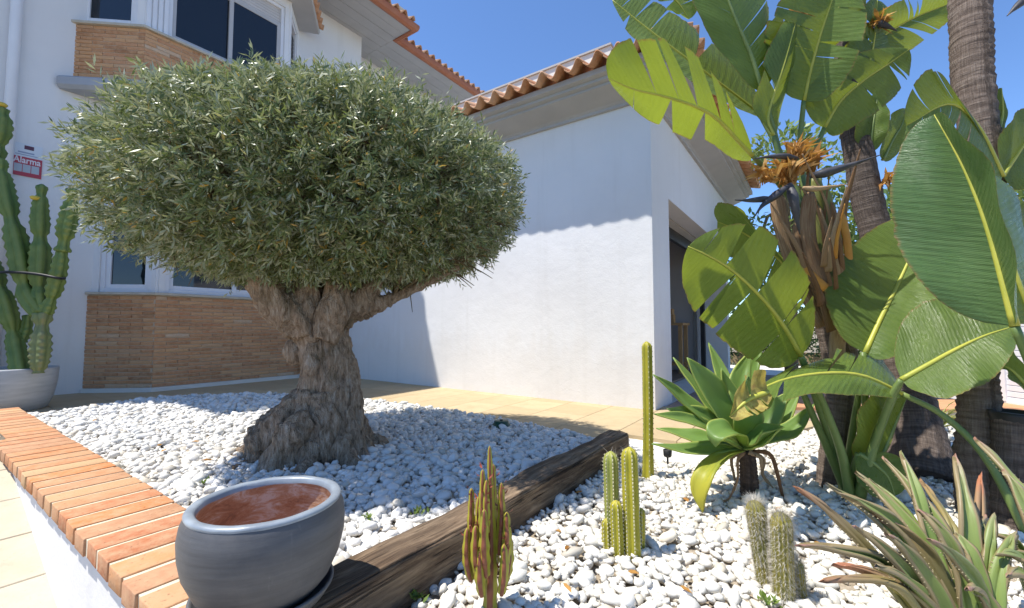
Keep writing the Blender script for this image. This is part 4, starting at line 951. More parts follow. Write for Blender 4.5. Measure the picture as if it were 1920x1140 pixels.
def strel_leaf(plant, mid, L, Rr, mat='strelitzia_blade', tears=(), cup=0.05, pet=None, rib='midrib', rr_=0.011, bend=0.10, ruffle=0.008, tm=0.45, prof=prof_banana, petr=(0.018, 0.013), petmat='petiole', dl=None):
    """mid: (u,v,depth) list; L, Rr: survey points where the blade's two edges bulge furthest"""
    M = [D(*p) for p in mid]; c = lerp_list(smooth_pts(M, 40), tm); LEAFN[0] += 1
    vs, fs, uv = blade(M, D(*L) - c, D(*Rr) - c, prof, tears=tears, cup=cup, seed=LEAFN[0], bend=bend, ruffle=ruffle)
    lf = make('leaf', vs, fs, mat, plant, True, uv)
    N = (M[-1] - M[0]).cross(D(*Rr) - D(*L)).normalized()
    sm = smooth_pts(M, 16)
    for sg_ in (1,):
        vs, fs, uv = tube(sm, [rr_, rr_ * .8, rr_ * .5, 0.002], 8); make('midrib', vs, fs, rib, lf, True, uv)
    if pet:
        vs, fs, uv = tube([D(*p) for p in pet], list(petr), 10, n=14, cross=lambda a, t: (1 - 0.18 * (math.cos(a) > 0.6), a / 6.283)); make('petiole', vs, fs, petmat, lf, True, uv)
    return lf
def ringed(pts, rad, n=60, seg=22, ring=0.05, amp=0.05, seed=0):
    P = smooth_pts(pts, n); L = sum((P[i + 1] - P[i]).length for i in range(n))
    def cross(a, t):
        z = t * L; w = noise.noise(V((math.cos(a) * 1.5, math.sin(a) * 1.5, z * 6 + seed)))
        saw = ((z + 0.02 * w + 0.012 * math.sin(a + seed)) / ring) % 1.0
        return 1 + amp * (saw - 0.5) + 0.06 * w + 0.03 * noise.noise(V((math.cos(a) * 6, math.sin(a) * 6, z * 25))), a / 6.283
    return tube(P, rad, seg, cross)

# ================================================================ STRELITZIA CLUMPS (giant bird of paradise)
SA = thing('strelitzia_plant', 'giant bird of paradise with torn banana-like leaves and dry flower heads, nearest the doorway', 'plant', G(1560, 905, RZ), 'giant bird of paradise plants')
gb_ = G(1560, 905, RZ)
vs, fs, uv = ringed([V((gb_.x, gb_.y, RZ - 0.05)), D(1572, 800, 2.35), D(1578, 700, 2.36), D(1560, 600, 2.37), D(1530, 500, 2.37), D(1512, 420, 2.37)], [0.075, 0.072, 0.075, 0.085, 0.09, 0.06], 90, ring=0.055, amp=0.07, seed=2)
make('trunk', vs, fs, 'strelitzia_bark', SA, True, uv)
def sheath(plant, pts, w0, w1, mat, seed, curl=0.6):
    P = smooth_pts([D(*p) for p in pts], 18); fr = frames(P, ref=(0, -1, 0)); vs, fs, uv = [], [], []; ns = 8; rr = random.Random(seed)
    for i, (p, (t, x, y)) in enumerate(zip(P, fr)):
        tt = i / 18; w = (w0 + (w1 - w0) * tt) * (1 + 0.12 * noise.noise(V((tt * 5, seed, 0))))
        if tt > 0.9: w *= 1 - (tt - 0.9) * 6 * rr.uniform(.5, 1)
        for q in range(ns + 1):
            a = (q / ns - 0.5) * 2 * curl * 1.6; vs.append(p + y * (math.sin(a) * w) + x * ((math.cos(a) - 0.6) * w * 0.8) + V((0, 0, 0.008 * noise.noise(V((tt * 9, q, seed)))))); uv.append((q / ns, tt + seed * 3.3))
        if i:
            for q in range(ns): a = (i - 1) * (ns + 1) + q; fs.append((a, a + 1, a + ns + 2, a + ns + 1))
    o = make('sheath', vs, fs, mat, plant, True, uv); m = o.modifiers.new('solid', 'SOLIDIFY'); m.thickness = 0.004; return o
for i, (pts, w0, w1, mt_) in enumerate([
    ([(1545, 610, 2.28), (1500, 520, 2.27), (1470, 440, 2.26), (1455, 360, 2.26)], 0.05, 0.055, 'sheath'),
    ([(1565, 600, 2.27), (1535, 540, 2.25), (1510, 480, 2.24), (1490, 420, 2.24)], 0.05, 0.035, 'sheath'),
    ([(1560, 590, 2.25), (1530, 500, 2.22), (1515, 430, 2.21), (1520, 360, 2.22)], 0.05, 0.05, 'sheath'),
    ([(1572, 560, 2.3), (1550, 470, 2.29), (1538, 400, 2.28), (1530, 330, 2.28)], 0.05, 0.045, 'green_sheath'),
    ([(1570, 560, 2.26), (1562, 480, 2.25), (1556, 400, 2.24), (1548, 350, 2.24)], 0.035, 0.03, 'green_sheath'),
    ([(1572, 580, 2.24), (1575, 500, 2.22), (1568, 430, 2.21), (1560, 380, 2.21)], 0.035, 0.02, 'sheath'),
    ([(1590, 560, 2.27), (1592, 500, 2.25), (1588, 450, 2.24), (1578, 400, 2.23)], 0.03, 0.026, 'orange_sheath'),
    ([(1548, 540, 2.2), (1515, 510, 2.19), (1495, 490, 2.19), (1482, 480, 2.19)], 0.03, 0.02, 'orange_sheath'),
    ([(1580, 640, 2.27), (1590, 560, 2.26), (1588, 500, 2.26)], 0.05, 0.03, 'sheath'),
    ([(1560, 620, 2.22), (1540, 560, 2.2), (1500, 490, 2.19), (1478, 430, 2.19)], 0.035, 0.012, 'sheath'),
    ([(1580, 730, 2.27), (1570, 660, 2.27), (1575, 600, 2.27)], 0.06, 0.05, 'sheath')]): sheath(SA, pts, w0, w1, mt_, i + 1)
rr = random.Random(77)
for i in range(16):   # shaggy dead strips round the crown of the trunk
    u0 = rr.uniform(1490, 1585); v0 = rr.uniform(430, 600); dv = rr.uniform(60, 130); du = rr.uniform(-45, 25); dd = rr.uniform(2.12, 2.26)
    sheath(SA, [(u0, v0, dd + .05), (u0 + du * .3, v0 - dv * .5, dd), (u0 + du, v0 - dv, dd - .03), (u0 + du * 1.5, v0 - dv * 1.35, dd - .05)], rr.uniform(.010, .026), rr.uniform(.002, .006), rr.choice(('sheath', 'sheath', 'sheath', 'sheath', 'orange_sheath')), 200 + i)
# bright translucent leaf over the annex corner
strel_leaf(SA, [(1412, 292, 2.15), (1387, 267, 2.12), (1344, 222, 2.05), (1300, 198, 1.98), (1243, 180, 1.93), (1187, 167, 1.90), (1140, 146, 1.88)], (1275, 84, 1.80), (1300, 262, 2.15), 'strelitzia_young',
           tears=[(0, 0.30, 0.035), (0, 0.47, 0.05), (0, 0.70, 0.012), (1, 0.42, 0.05), (1, 0.62, 0.04)], cup=-0.05, pet=[(1500, 400, 2.32), (1462, 345, 2.26), (1430, 312, 2.2), (1412, 292, 2.15)], bend=0.12, tm=0.5)
# leaf behind it pointing up left
strel_leaf(SA, [(1425, 215, 2.5), (1340, 150, 2.45), (1243, 77, 2.4), (1190, 35, 2.4), (1148, 0, 2.4)], (1265, 118, 2.25), (1312, 42, 2.55), tears=[(1, 0.35, 0.03), (1, 0.6, 0.01), (0, 0.8, 0.02)], cup=0.06, pet=[(1505, 390, 2.4), (1470, 300, 2.45), (1425, 215, 2.5)], bend=0.05)
# tall leaf cut by the top of the picture
strel_leaf(SA, [(1430, 175, 2.3), (1410, 110, 2.28), (1385, 50, 2.26), (1362, -10, 2.25), (1345, -70, 2.26)], (1318, 30, 2.22), (1462, -10, 2.42), tears=[(0, 0.75, 0.02)], cup=0.08, pet=[(1500, 390, 2.36), (1470, 320, 2.35), (1452, 250, 2.33), (1430, 175, 2.3)], rib='midrib_green', rr_=0.014)
# shaded leaves right of it
strel_leaf(SA, [(1507, 190, 2.45), (1520, 130, 2.43), (1538, 65, 2.4), (1560, 0, 2.38), (1575, -50, 2.38)], (1440, 60, 2.3), (1612, 95, 2.3), tears=[(1, 0.45, 0.03), (0, 0.6, 0.012), (1, 0.7, 0.02)], cup=0.12, pet=[(1512, 380, 2.4), (1500, 280, 2.45), (1507, 190, 2.45)])
strel_leaf(SA, [(1545, 240, 2.5), (1575, 190, 2.48), (1620, 150, 2.46), (1665, 120, 2.46), (1705, 92, 2.46)], (1555, 130, 2.38), (1650, 205, 2.44), tears=[(0, 0.45, 0.05), (1, 0.75, 0.03)], cup=0.15, pet=[(1520, 380, 2.4), (1525, 300, 2.48), (1545, 240, 2.5)])
strel_leaf(SA, [(1450, 255, 2.3), (1440, 215, 2.3), (1470, 120, 2.3), (1495, 30, 2.35)], (1425, 150, 2.25), (1500, 150, 2.4), cup=0.2, pet=[(1500, 390, 2.3), (1470, 320, 2.3), (1450, 255, 2.3)], tears=[(0, 0.5, 0.03)])
# lower translucent leaf in front of the doorway
strel_leaf(SA, [(1502, 668, 2.05), (1470, 612, 2.0), (1430, 560, 1.94), (1375, 508, 1.90), (1330, 480, 1.88), (1290, 462, 1.88)], (1490, 470, 1.86), (1355, 640, 2.1), 'strelitzia_young', tears=[(0, 0.44, 0.035), (0, 0.66, 0.05), (1, 0.58, 0.06)], cup=-0.06, pet=[(1585, 930, 2.2), (1545, 790, 2.15), (1510, 690, 2.07), (1502, 668, 2.05)], bend=0.06, petr=(0.02, 0.014))
strel_leaf(SA, [(1500, 530, 2.5), (1455, 480, 2.5), (1400, 440, 2.5), (1345, 415, 2.5)], (1400, 400, 2.35), (1420, 520, 2.6), tears=[(1, 0.5, 0.04)], cup=0.1, pet=[(1560, 640, 2.4), (1530, 570, 2.46), (1500, 530, 2.5)])
# folded drooping leaf with a dried tip
strel_leaf(SA, [(1690, 738, 1.98), (1620, 706, 1.95), (1550, 700, 1.9), (1470, 712, 1.84), (1410, 740, 1.80), (1372, 772, 1.79)], (1585, 640, 2.12), (1540, 730, 1.76), 'strelitzia_blade', tears=[(0, 0.40, 0.03), (1, 0.6, 0.03)], cup=-0.25, pet=[(1930, 1010, 1.75), (1850, 860, 1.85), (1770, 780, 1.93), (1690, 738, 1.98)], bend=0.15, petr=(0.017, 0.012))
dl = [(1440, 735, 1.74), (1412, 745, 1.73), (1390, 760, 1.72), (1368, 782, 1.72)]
strel_leaf(SA, dl, (1400, 700, 1.76), (1425, 775, 1.70), 'dry_leaf', cup=0.4, ruffle=0.03, tears=[(0, 0.4, 0.1), (1, 0.6, 0.1)])
# glossy broad leaf, top side lit
strel_leaf(SA, [(1622, 662, 2.1), (1650, 600, 2.14), (1680, 540, 2.19), (1712, 470, 2.25), (1738, 405, 2.32)], (1570, 500, 2.22), (1748, 590, 2.05), cup=0.04, pet=[(1580, 930, 2.25), (1600, 800, 2.18), (1618, 700, 2.12), (1622, 662, 2.1)], rib='midrib', rr_=0.013, tm=0.5)
strel_leaf(SA, [(1690, 712, 1.9), (1740, 684, 1.88), (1790, 656, 1.87), (1845, 630, 1.87), (1900, 612, 1.88)], (1712, 575, 2.02), (1812, 735, 1.74), cup=0.03, pet=[(1600, 930, 2.1), (1640, 830, 2.02), (1672, 745, 1.93), (1690, 712, 1.9)], rr_=0.012, tm=0.4)
# young leaves low in the clump
strel_leaf(SA, [(1628, 895, 2.1), (1655, 850, 2.08), (1680, 790, 2.07), (1700, 745, 2.07)], (1635, 780, 2.0), (1680, 850, 2.2), 'strelitzia_young', cup=0.25, pet=[(1590, 960, 2.15), (1605, 930, 2.12), (1628, 895, 2.1)], rib='midrib_green')
strel_leaf(SA, [(1610, 850, 2.05), (1640, 870, 2.02), (1665, 895, 2.0), (1678, 930, 2.0)], (1615, 915, 2.0), (1690, 860, 2.0), cup=0.15, rib='midrib_green', pet=[(1590, 940, 2.12), (1598, 890, 2.08), (1610, 850, 2.05)])
for pts in ([(1600, 950, 2.18), (1560, 860, 2.16), (1520, 770, 2.14), (1490, 700, 2.13)], [(1608, 950, 2.12), (1625, 840, 2.1), (1622, 740, 2.1), (1618, 660, 2.1)], [(1596, 940, 2.08), (1578, 850, 2.06), (1545, 760, 2.04), (1512, 690, 2.04)], [(1612, 930, 2.05), (1640, 830, 2.03), (1668, 760, 2.0), (1690, 712, 1.92)]):
    vs, fs, uv = tube([D(*p) for p in pts], [0.024, 0.017, 0.012], 10, n=14); make('stalk', vs, fs, 'petiole', SA, True, uv)
# flower heads: dark boat-shaped bracts with dried petals
def bract(plant, pts, w, mat='bract'):
    P = [D(*p) for p in pts]
    vs, fs, uv = tube(P, [w * .5, w, w * .75, w * .35, 0.002], 10, n=16, cross=lambda a, t: (1.0 if abs(math.sin(a)) > .3 else 1.25, a / 6.28)); make('bract', vs, fs, mat, plant, True, uv)
def flower(plant, c, spread, n, seed, up=(0, 0, 1)):
    rr = random.Random(seed); C = D(*c); mb = MB()
    for i in range(n):
        d = (V(up) + V((rr.gauss(0, .55), rr.gauss(0, .4), rr.gauss(0, .3)))).normalized(); L = rr.uniform(.5, 1.1) * spread; tip = C + d * L + V((0, 0, -0.25 * L * rr.random()))
        m_ = C + d * L * 0.5 + V((rr.gauss(0, .01), rr.gauss(0, .01), 0.02)); b = C + V((rr.gauss(0, .02), rr.gauss(0, .02), rr.gauss(0, .01)))
        s = d.cross(V((rr.gauss(0, 1), rr.gauss(0, 1), rr.gauss(0, 1)))).normalized() * rr.uniform(.006, .016)
        mb.add([b - s * .5, b + s * .5, m_ + s, m_ - s, tip], [(0, 1, 2, 3), (3, 2, 4)])
    o = mb.out('petals', 'dry_petal', plant); o['kind'] = 'stuff'; return o
flower(SA, (1475, 345, 2.18), 0.20, 60, 1, (-0.1, -0.2, 1)); flower(SA, (1440, 340, 2.15), 0.14, 34, 2, (-0.6, -0.3, 0.6)); flower(SA, (1515, 320, 2.2), 0.17, 40, 3, (0.3, -.1, 1)); flower(SA, (1490, 300, 2.2), 0.14, 30, 9, (0.1, -.1, 1))
bract(SA, [(1480, 345, 2.14), (1488, 375, 2.12), (1494, 410, 2.13), (1500, 440, 2.15)], 0.026)
bract(SA, [(1475, 350, 2.12), (1452, 368, 2.10), (1430, 385, 2.09), (1415, 405, 2.08)], 0.02)
bract(SA, [(1450, 372, 2.13), (1425, 374, 2.1), (1400, 376, 2.08), (1378, 375, 2.07)], 0.016)
bract(SA, [(1520, 330, 2.15), (1555, 322, 2.13), (1600, 308, 2.12), (1652, 290, 2.12)], 0.024)
bract(SA, [(1505, 352, 2.12), (1530, 354, 2.1), (1560, 350, 2.1), (1590, 345, 2.1)], 0.014, 'sheath')
bract(SA, [(1495, 297, 2.15), (1470, 293, 2.13), (1440, 294, 2.12), (1412, 298, 2.12)], 0.016)

SB = thing('strelitzia_plant', 'giant bird of paradise on a leaning ringed trunk, behind the torn leafy clump', 'plant', G(1722, 885, RZ), 'giant bird of paradise plants')
g2 = G(1728, 890, RZ)
vs, fs, uv = ringed([V((g2.x, g2.y, RZ - 0.06)), D(1716, 800, 2.66), D(1700, 700, 2.72), D(1678, 560, 2.8), D(1640, 430, 2.86), D(1612, 300, 2.9), D(1598, 190, 2.95), D(1590, 60, 3.0), D(1590, -60, 3.05), D(1596, -190, 3.08)], [0.165, 0.125, 0.10, 0.09, 0.088, 0.085, 0.085, 0.085, 0.08], 120, ring=0.06, amp=0.06, seed=5)
make('trunk', vs, fs, 'shaded_dark_bark', SB, True, uv)
strel_leaf(SB, [(1630, 285, 2.85), (1634, 250, 2.84), (1640, 215, 2.84), (1646, 178, 2.85)], (1606, 225, 2.8), (1668, 235, 2.8), 'strelitzia_young', cup=0.12, pet=[(1640, 330, 2.86), (1630, 285, 2.85)], rib='midrib_green')
strel_leaf(SB, [(1655, 300, 2.9), (1672, 265, 2.9), (1690, 235, 2.9), (1700, 205, 2.9)], (1665, 235, 2.85), (1700, 270, 2.9), cup=0.12, rib='midrib_green')
strel_leaf(SB, [(1555, 165, 2.95), (1620, 95, 2.93), (1700, 40, 2.9), (1785, 5, 2.9)], (1640, 35, 2.8), (1710, 95, 2.95), tears=[(0, 0.4, 0.03), (1, 0.6, 0.03), (0, 0.72, 0.03)], cup=0.1)
strel_leaf(SB, [(1480, 110, 2.9), (1530, 60, 2.85), (1575, 10, 2.8), (1615, -50, 2.8)], (1490, 20, 2.8), (1590, 70, 2.9), tears=[(1, 0.5, 0.03)], cup=0.1)
strel_leaf(SB, [(1590, 190, 2.95), (1625, 130, 2.9), (1640, 70, 2.88), (1645, 0, 2.88)], (1600, 80, 2.8), (1690, 105, 2.95), tears=[(1, 0.4, 0.05), (0, 0.6, 0.03)], cup=0.15)
strel_leaf(SB, [(1235, -45, 2.9), (1255, -12, 2.9), (1275, 10, 2.9), (1292, 36, 2.9)], (1230, 10, 2.85), (1300, -20, 2.9), 'strelitzia_young', cup=0.2, tears=[(0, 0.5, 0.1)])
flower(SB, (1640, 50, 2.85), 0.15, 26, 4, (0.5, -0.2, 0.5)); flower(SB, (1500, 30, 2.8), 0.16, 36, 6, (-.2, -.2, 0.4)); flower(SB, (1660, 345, 2.8), 0.12, 30, 8, (0.2, -.2, 0.2))
bract(SB, [(1640, 40, 2.85), (1655, 46, 2.84), (1670, 52, 2.83), (1682, 58, 2.83)], 0.022); bract(SB, [(1498, 40, 2.8), (1520, 50, 2.78), (1480, 65, 2.78)], 0.02)

SC = thing('strelitzia_plant', 'giant bird of paradise with upright grey trunk and huge leaf at right edge', 'plant', G(1850, 960, RZ), 'giant bird of paradise plants')
g3 = G(1850, 965, RZ)
vs, fs, uv = ringed([V((g3.x, g3.y, RZ - 0.05)), D(1836, 860, 2.0), D(1836, 760, 2.02), D(1832, 670, 2.05), D(1848, 450, 2.15), D(1845, 330, 2.2), D(1825, 160, 2.25), D(1820, 60, 2.28), D(1818, -60, 2.32), D(1822, -230, 2.36)], [0.10, 0.082, 0.072, 0.070, 0.074, 0.078, 0.086, 0.086, 0.082], 170, ring=0.055, amp=0.13, seed=9)
make('trunk', vs, fs, 'strelitzia_bark', SC, True, uv)
strel_leaf(SC, [(1903, 612, 1.42), (1884, 540, 1.44), (1862, 460, 1.47), (1835, 380, 1.50), (1800, 300, 1.54), (1752, 215, 1.60)], (1682, 450, 1.62), (1880, 395, 1.32), 'strelitzia_deep', cup=0.05, rr_=0.013, tm=0.45, bend=0.03, pet=[(2010, 1000, 1.5), (1985, 830, 1.46), (1940, 700, 1.43), (1903, 612, 1.42)])
strel_leaf(SC, [(1935, 600, 1.55), (1905, 520, 1.55), (1872, 420, 1.58), (1840, 330, 1.62), (1808, 270, 1.66)], (1845, 480, 1.5), (1950, 430, 1.72), 'strelitzia_young', cup=0.1, tm=0.45)
strel_leaf(SC, [(1880, 330, 2.0), (1835, 240, 1.95), (1780, 195, 1.9), (1700, 235, 1.9)], (1770, 165, 1.85), (1820, 280, 1.85), cup=-0.25, tears=[(1, 0.55, 0.03)], tm=0.5)
strel_leaf(SC, [(1880, 330, 2.1), (1900, 300, 2.1), (1930, 260, 2.1), (1975, 225, 2.1)], (1900, 225, 2.05), (1940, 340, 2.1), cup=0.1)
strel_leaf(SC, [(1868, 300, 2.2), (1872, 250, 2.2), (1880, 210, 2.2), (1878, 165, 2.2)], (1862, 220, 2.2), (1890, 240, 2.2), cup=0.3)
strel_leaf(SC, [(1862, 360, 2.05), (1885, 400, 2.0), (1925, 440, 2.0), (1970, 470, 2.0)], (1925, 385, 2.0), (1885, 450, 2.0), cup=0.1)
strel_leaf(SC, [(1960, 780, 1.9), (1920, 720, 1.92), (1890, 690, 1.95), (1868, 690, 1.98)], (1900, 670, 1.95), (1888, 715, 1.9), cup=0.3, pet=[(1980, 900, 1.9), (1960, 780, 1.9)], petr=(0.012, 0.01))
bract(SC, [(1930, -5, 2.0), (1915, 5, 2.0), (1900, 18, 2.0), (1888, 30, 2.0)], 0.02)
def crown_fan(plant, u0, v0, d0, n, seed, a0=-2.6, a1=2.4):      # leaves at the head of the trunk, above the picture
    rr = random.Random(seed)
    for i in range(n):
        a = a0 + (a1 - a0) * i / (n - 1) - 0.1; du, dv = math.sin(a * .55) * 260, -math.cos(a * .55) * 260; dd = rr.uniform(-.35, .45)
        strel_leaf(plant, [(u0 + du * .45, v0 + dv * .45, d0 + dd * .4), (u0 + du * .8, v0 + dv * .8, d0 + dd * .7), (u0 + du * 1.15, v0 + dv * 1.1, d0 + dd), (u0 + du * 1.45, v0 + dv * 1.25, d0 + dd * 1.2)], (u0 + du - dv * .22, v0 + dv + du * .22, d0 + dd - .1), (u0 + du + dv * .22, v0 + dv - du * .22, d0 + dd + .1), tears=[(0, .5, .03), (1, .6, .03)], cup=.12, pet=[(u0, v0, d0), (u0 + du * .2, v0 + dv * .25, d0 + dd * .2), (u0 + du * .45, v0 + dv * .45, d0 + dd * .4)])
crown_fan(SC, 1822, -225, 2.36, 4, 4, 0.0, 2.6); crown_fan(SB, 1596, -185, 3.08, 5, 6)
# cut trunk beside it
st = thing('cut_trunk', 'sawn dark strelitzia trunk stump with hollow top at the right edge', 'stump', G(1915, 990, RZ))
g4 = G(1912, 985, RZ); tp = D(1908, 778, 1.88)
vs, fs, uv = ringed([V((g4.x, g4.y, RZ - 0.05)), V((g4.x, g4.y, .2)) * .4 + tp * .6 - V((0, 0, .15)), tp], [0.10, 0.085, 0.078], 50, ring=0.06, amp=0.06, seed=12); make('stump_body', vs, fs, 'shaded_dark_bark', st, True, uv)
vs, fs = lathe([(0.082, -0.03), (0.088, 0.0), (0.088, 0.012), (0.07, 0.014), (0.066, 0.0), (0.05, -0.012), (0.0, -0.012)], 32, tp); make('rim', vs, fs, 'black_plastic', st, True)

# ================================================================ BACKGROUND GREENERY
def leaf_mass(name, parent, mat, blobs, n, size, seed, asp=0.42):
    rg = np.random.default_rng(seed); out = np.empty((n * 4, 3), dtype=np.float32)
    for i in range(n):
        c, r = blobs[rg.integers(len(blobs))]; d = V(rg.normal(size=3)).normalized(); f = rg.uniform(.55, 1.05)
        p = V(c) + V((d.x * r[0], d.y * r[1], d.z * r[2])) * f; ld = (d + V(rg.normal(size=3)) * .9).normalized(); w = ld.cross(V(rg.normal(size=3))).normalized(); L = size * rg.uniform(.6, 1.3)
        out[4 * i] = p; out[4 * i + 1] = p + ld * L * .5 + w * L * asp * .5; out[4 * i + 2] = p + ld * L; out[4 * i + 3] = p + ld * L * .5 - w * L * asp * .5
    me = bpy.data.meshes.new(name); me.vertices.add(n * 4); me.vertices.foreach_set('co', out.ravel()); me.loops.add(n * 4); me.loops.foreach_set('vertex_index', np.arange(n * 4, dtype=np.int32))
    me.polygons.add(n); me.polygons.foreach_set('loop_start', np.arange(0, n * 4, 4)); me.polygons.foreach_set('loop_total', np.full(n, 4)); me.update(); me.validate(); me.materials.append(MATS[mat])
    o = bpy.data.objects.new(name, me); COL.objects.link(o); keep(parent, o); o['kind'] = 'stuff'; return o
hd = thing('hedge', 'dark green clipped hedge beyond the doorway at the back of the garden', 'hedge', V((6.2, 10.2, 0)))
bl = [((2.9 + i * 0.5, 10.6 - i * 0.1, 0.5 + (i % 3) * 0.45), (0.5, 0.45, 0.6)) for i in range(22)] + [((2.9 + i * 0.5, 10.6 - i * 0.1, 0.3), (0.5, 0.45, 0.5)) for i in range(22)]
leaf_mass('foliage', hd, 'hedge_leaf', bl, 16000, 0.11, 3)
vs, fs, uv = tube([V((2.7, 10.6, 0)), V((8, 9.5, 0)), V((13.8, 8.4, 0))], [0.25, 0.25], 8, n=6); make('stems', vs, fs, 'twig_bark', hd)
def bg_tree(label, base, h, blobs, n, size, seed):
    t = thing('garden_tree', label, 'tree', base, 'trees behind the strelitzias')
    top = V(base) + V((0, 0, h)); vs, fs, uv = tube([V(base) - V((0, 0, .1)), V(base) + V((0.05, 0, h * .5)), top], [0.10, 0.08, 0.04], 10, n=10); make('trunk', vs, fs, 'twig_bark', t, True)
    for c, r in blobs[:4]: vs, fs, uv = tube([V(base) + V((0, 0, h * .55)), (V(c) + top) / 2, V(c)], [0.05, 0.03, 0.012], 6, n=8); make('branch', vs, fs, 'twig_bark', t, True)
    leaf_mass('crown', t, 'tree_leaf', blobs, n, size, seed)
b1 = D(1470, 330, 6.8); bg_tree('sunlit leafy garden tree showing between the annex roof and the strelitzias', (b1.x, b1.y, -0.05), b1.z, [(D(1470, 285, 6.8), (.5, .5, .4)), (D(1540, 330, 6.8), (.6, .5, .6)), (D(1560, 430, 6.8), (.7, .6, .6)), (D(1420, 470, 6.6), (.6, .5, .6))], 2300, 0.12, 7)
b2 = D(1660, 420, 7.4); bg_tree('bushy garden tree behind the leaning strelitzia trunk', (b2.x, b2.y, -0.05), b2.z, [(D(1640, 440, 7.4), (.7, .6, .6)), (D(1700, 400, 7.4), (.6, .6, .5)), (D(1740, 470, 7.4), (.8, .6, .7)), (D(1590, 500, 7.4), (.8, .6, .6)), (D(1850, 380, 7.4), (.7, .6, .6)), (D(1900, 470, 7.4), (.9, .6, .7)), (D(1830, 520, 7.0), (.9, .6, .7))], 5200, 0.15, 8)

# ================================================================ AGAVE ATTENUATA
ag0 = G(1405, 925, RZ)
AG = thing('agave_plant', 'fleshy green agave rosette on a short dark stem in the white gravel', 'plant', ag0)
yA = ag0.y
vs, fs, uv = ringed([V((ag0.x, ag0.y, RZ - 0.04)), D(1404, 890, yA), D(1400, 845, yA)], [0.042, 0.04, 0.036], 40, 18, ring=0.018, amp=0.14, seed=3); make('stem', vs, fs, 'agave_bark', AG, True, uv)
def prof_agave(t): return (0.42 + 0.58 * math.sin(min(1, t / 0.62) * math.pi / 2)) if t < 0.55 else max(0.0, (1 - ((t - 0.55) / 0.45) ** 1.7)) * 0.99
def fleshy(plant, mid, hw, mat, prof, cup=0.28, nrm=(0, -0.5, 0.87), thick=0.007, nt=26, name='leaf', seed=0):
    M = [p if isinstance(p, V) else D(*p) for p in mid]; T = (M[-1] - M[0]).normalized(); A = T.cross(V(nrm)).normalized() * hw
    vs, fs, uv = blade(M, A, -A, prof, nt=nt, ns=4, cup=0, ruffle=0.0, sweep_=0.0, seed=seed)
    P = smooth_pts(M, 60); up = A.cross(T).normalized(); up = up if up.dot(V(nrm)) > 0 else -up
    vs = [v + up * (hw * cup * (abs(u[0] - .5) * 2) ** 1.6 * prof(u[1])) for v, u in zip(vs, uv)]
    o = make(name, vs, fs, mat, plant, True, uv); bmw = bmesh.new(); bmw.from_mesh(o.data); bmesh.ops.remove_doubles(bmw, verts=bmw.verts[:], dist=1e-5); bmesh.ops.recalc_face_normals(bmw, faces=bmw.faces[:]); bmw.to_mesh(o.data); bmw.free()
    m = o.modifiers.new('solid', 'SOLIDIFY'); m.thickness = thick; m.offset = 0
    return o
bs = (1392, 836)
for i, (mid, tip, hw, dm, dt, nv) in enumerate([
    ((1286, 752), (1224, 702), .055, -.05, -.12, (.3, -.6, .6)), ((1312, 736), (1262, 670), .045, .12, .16, (.3, -.7, .5)), ((1328, 724), (1288, 670), .075, -.02, -.04, (.2, -.9, .3)),
    ((1352, 700), (1328, 642), .04, .2, .26, (0, -.9, .3)), ((1386, 712), (1408, 656), .06, .14, .18, (-.1, -.9, .3)), ((1400, 770), (1404, 706), .07, -.05, -.08, (0, -.95, .3)),
    ((1442, 780), (1478, 735), .065, .02, .02, (-.4, -.8, .4)), ((1432, 760), (1462, 718), .05, .15, .2, (-.3, -.8, .4)), ((1484, 806), (1528, 756), .05, .06, .1, (-.3, -.6, .7)),
    ((1298, 790), (1226, 776), .045, -.12, -.2, (.1, -.6, .8)), ((1310, 784), (1250, 766), .065, -.05, -.1, (.15, -.75, .6)), ((1296, 818), (1230, 803), .05, .06, .1, (.1, -.5, .85)),
    ((1300, 846), (1222, 832), .045, -.06, -.14, (.05, -.5, .85)), ((1410, 690), (1430, 640), .04, .28, .34, (0, -.9, .3)), ((1440, 815), (1470, 800), .06, -.14, -.22, (-.2, -.7, .7)), ((1370, 745), (1352, 690), .055, .1, .1, (0, -.95, .3)), ((1460, 790), (1502, 728), .05, .2, .3, (-.3, -.8, .4))]):
    b = D(*bs, yA); t = D(*tip, yA + dt); m_ = D(*mid, yA + dm); fleshy(AG, [b, b.lerp(m_, .5) + V((0, 0, 0.0)), m_, t], hw, 'agave_leaf', prof_agave, nrm=nv, seed=i)
# curled front leaves, a drooping yellowed one, and dead ones hanging down
fleshy(AG, [D(1395, 838, yA - .02), D(1380, 812, yA - .1), D(1358, 806, yA - .17), D(1338, 818, yA - .21), D(1342, 838, yA - .2)], .06, 'agave_leaf', prof_agave, nrm=(.2, -.3, .9), seed=31)
fleshy(AG, [D(1405, 838, yA - .02), D(1425, 826, yA - .1), D(1448, 812, yA - .16), D(1468, 800, yA - .2)], .055, 'agave_leaf', prof_agave, nrm=(-.2, -.3, .9), seed=32)
fleshy(AG, [D(1390, 845, yA - .02), D(1352, 858, yA - .1), D(1322, 888, yA - .18), D(1310, 930, yA - .2), D(1318, 962, yA - .2)], .045, 'yellowed_leaf', prof_agave, nrm=(-.5, -.6, .6), seed=33)
for i, p in enumerate(([(1396, 848, -.03), (1384, 862, -.07), (1383, 900, -.09), (1366, 935, -.1), (1345, 945, -.12)], [(1412, 846, -.02), (1444, 852, -.06), (1458, 890, -.07), (1466, 925, -.06), (1474, 948, -.05)], [(1410, 848, .03), (1432, 862, .03), (1430, 890, .04), (1450, 915, .04)], [(1394, 848, .04), (1372, 860, .06), (1378, 900, .06)], [(1404, 848, -.05), (1425, 858, -.08), (1428, 880, -.09)])):
    sheath(AG, [(u, v, yA + d) for u, v, d in p], 0.014, 0.007, 'sheath', 40 + i)

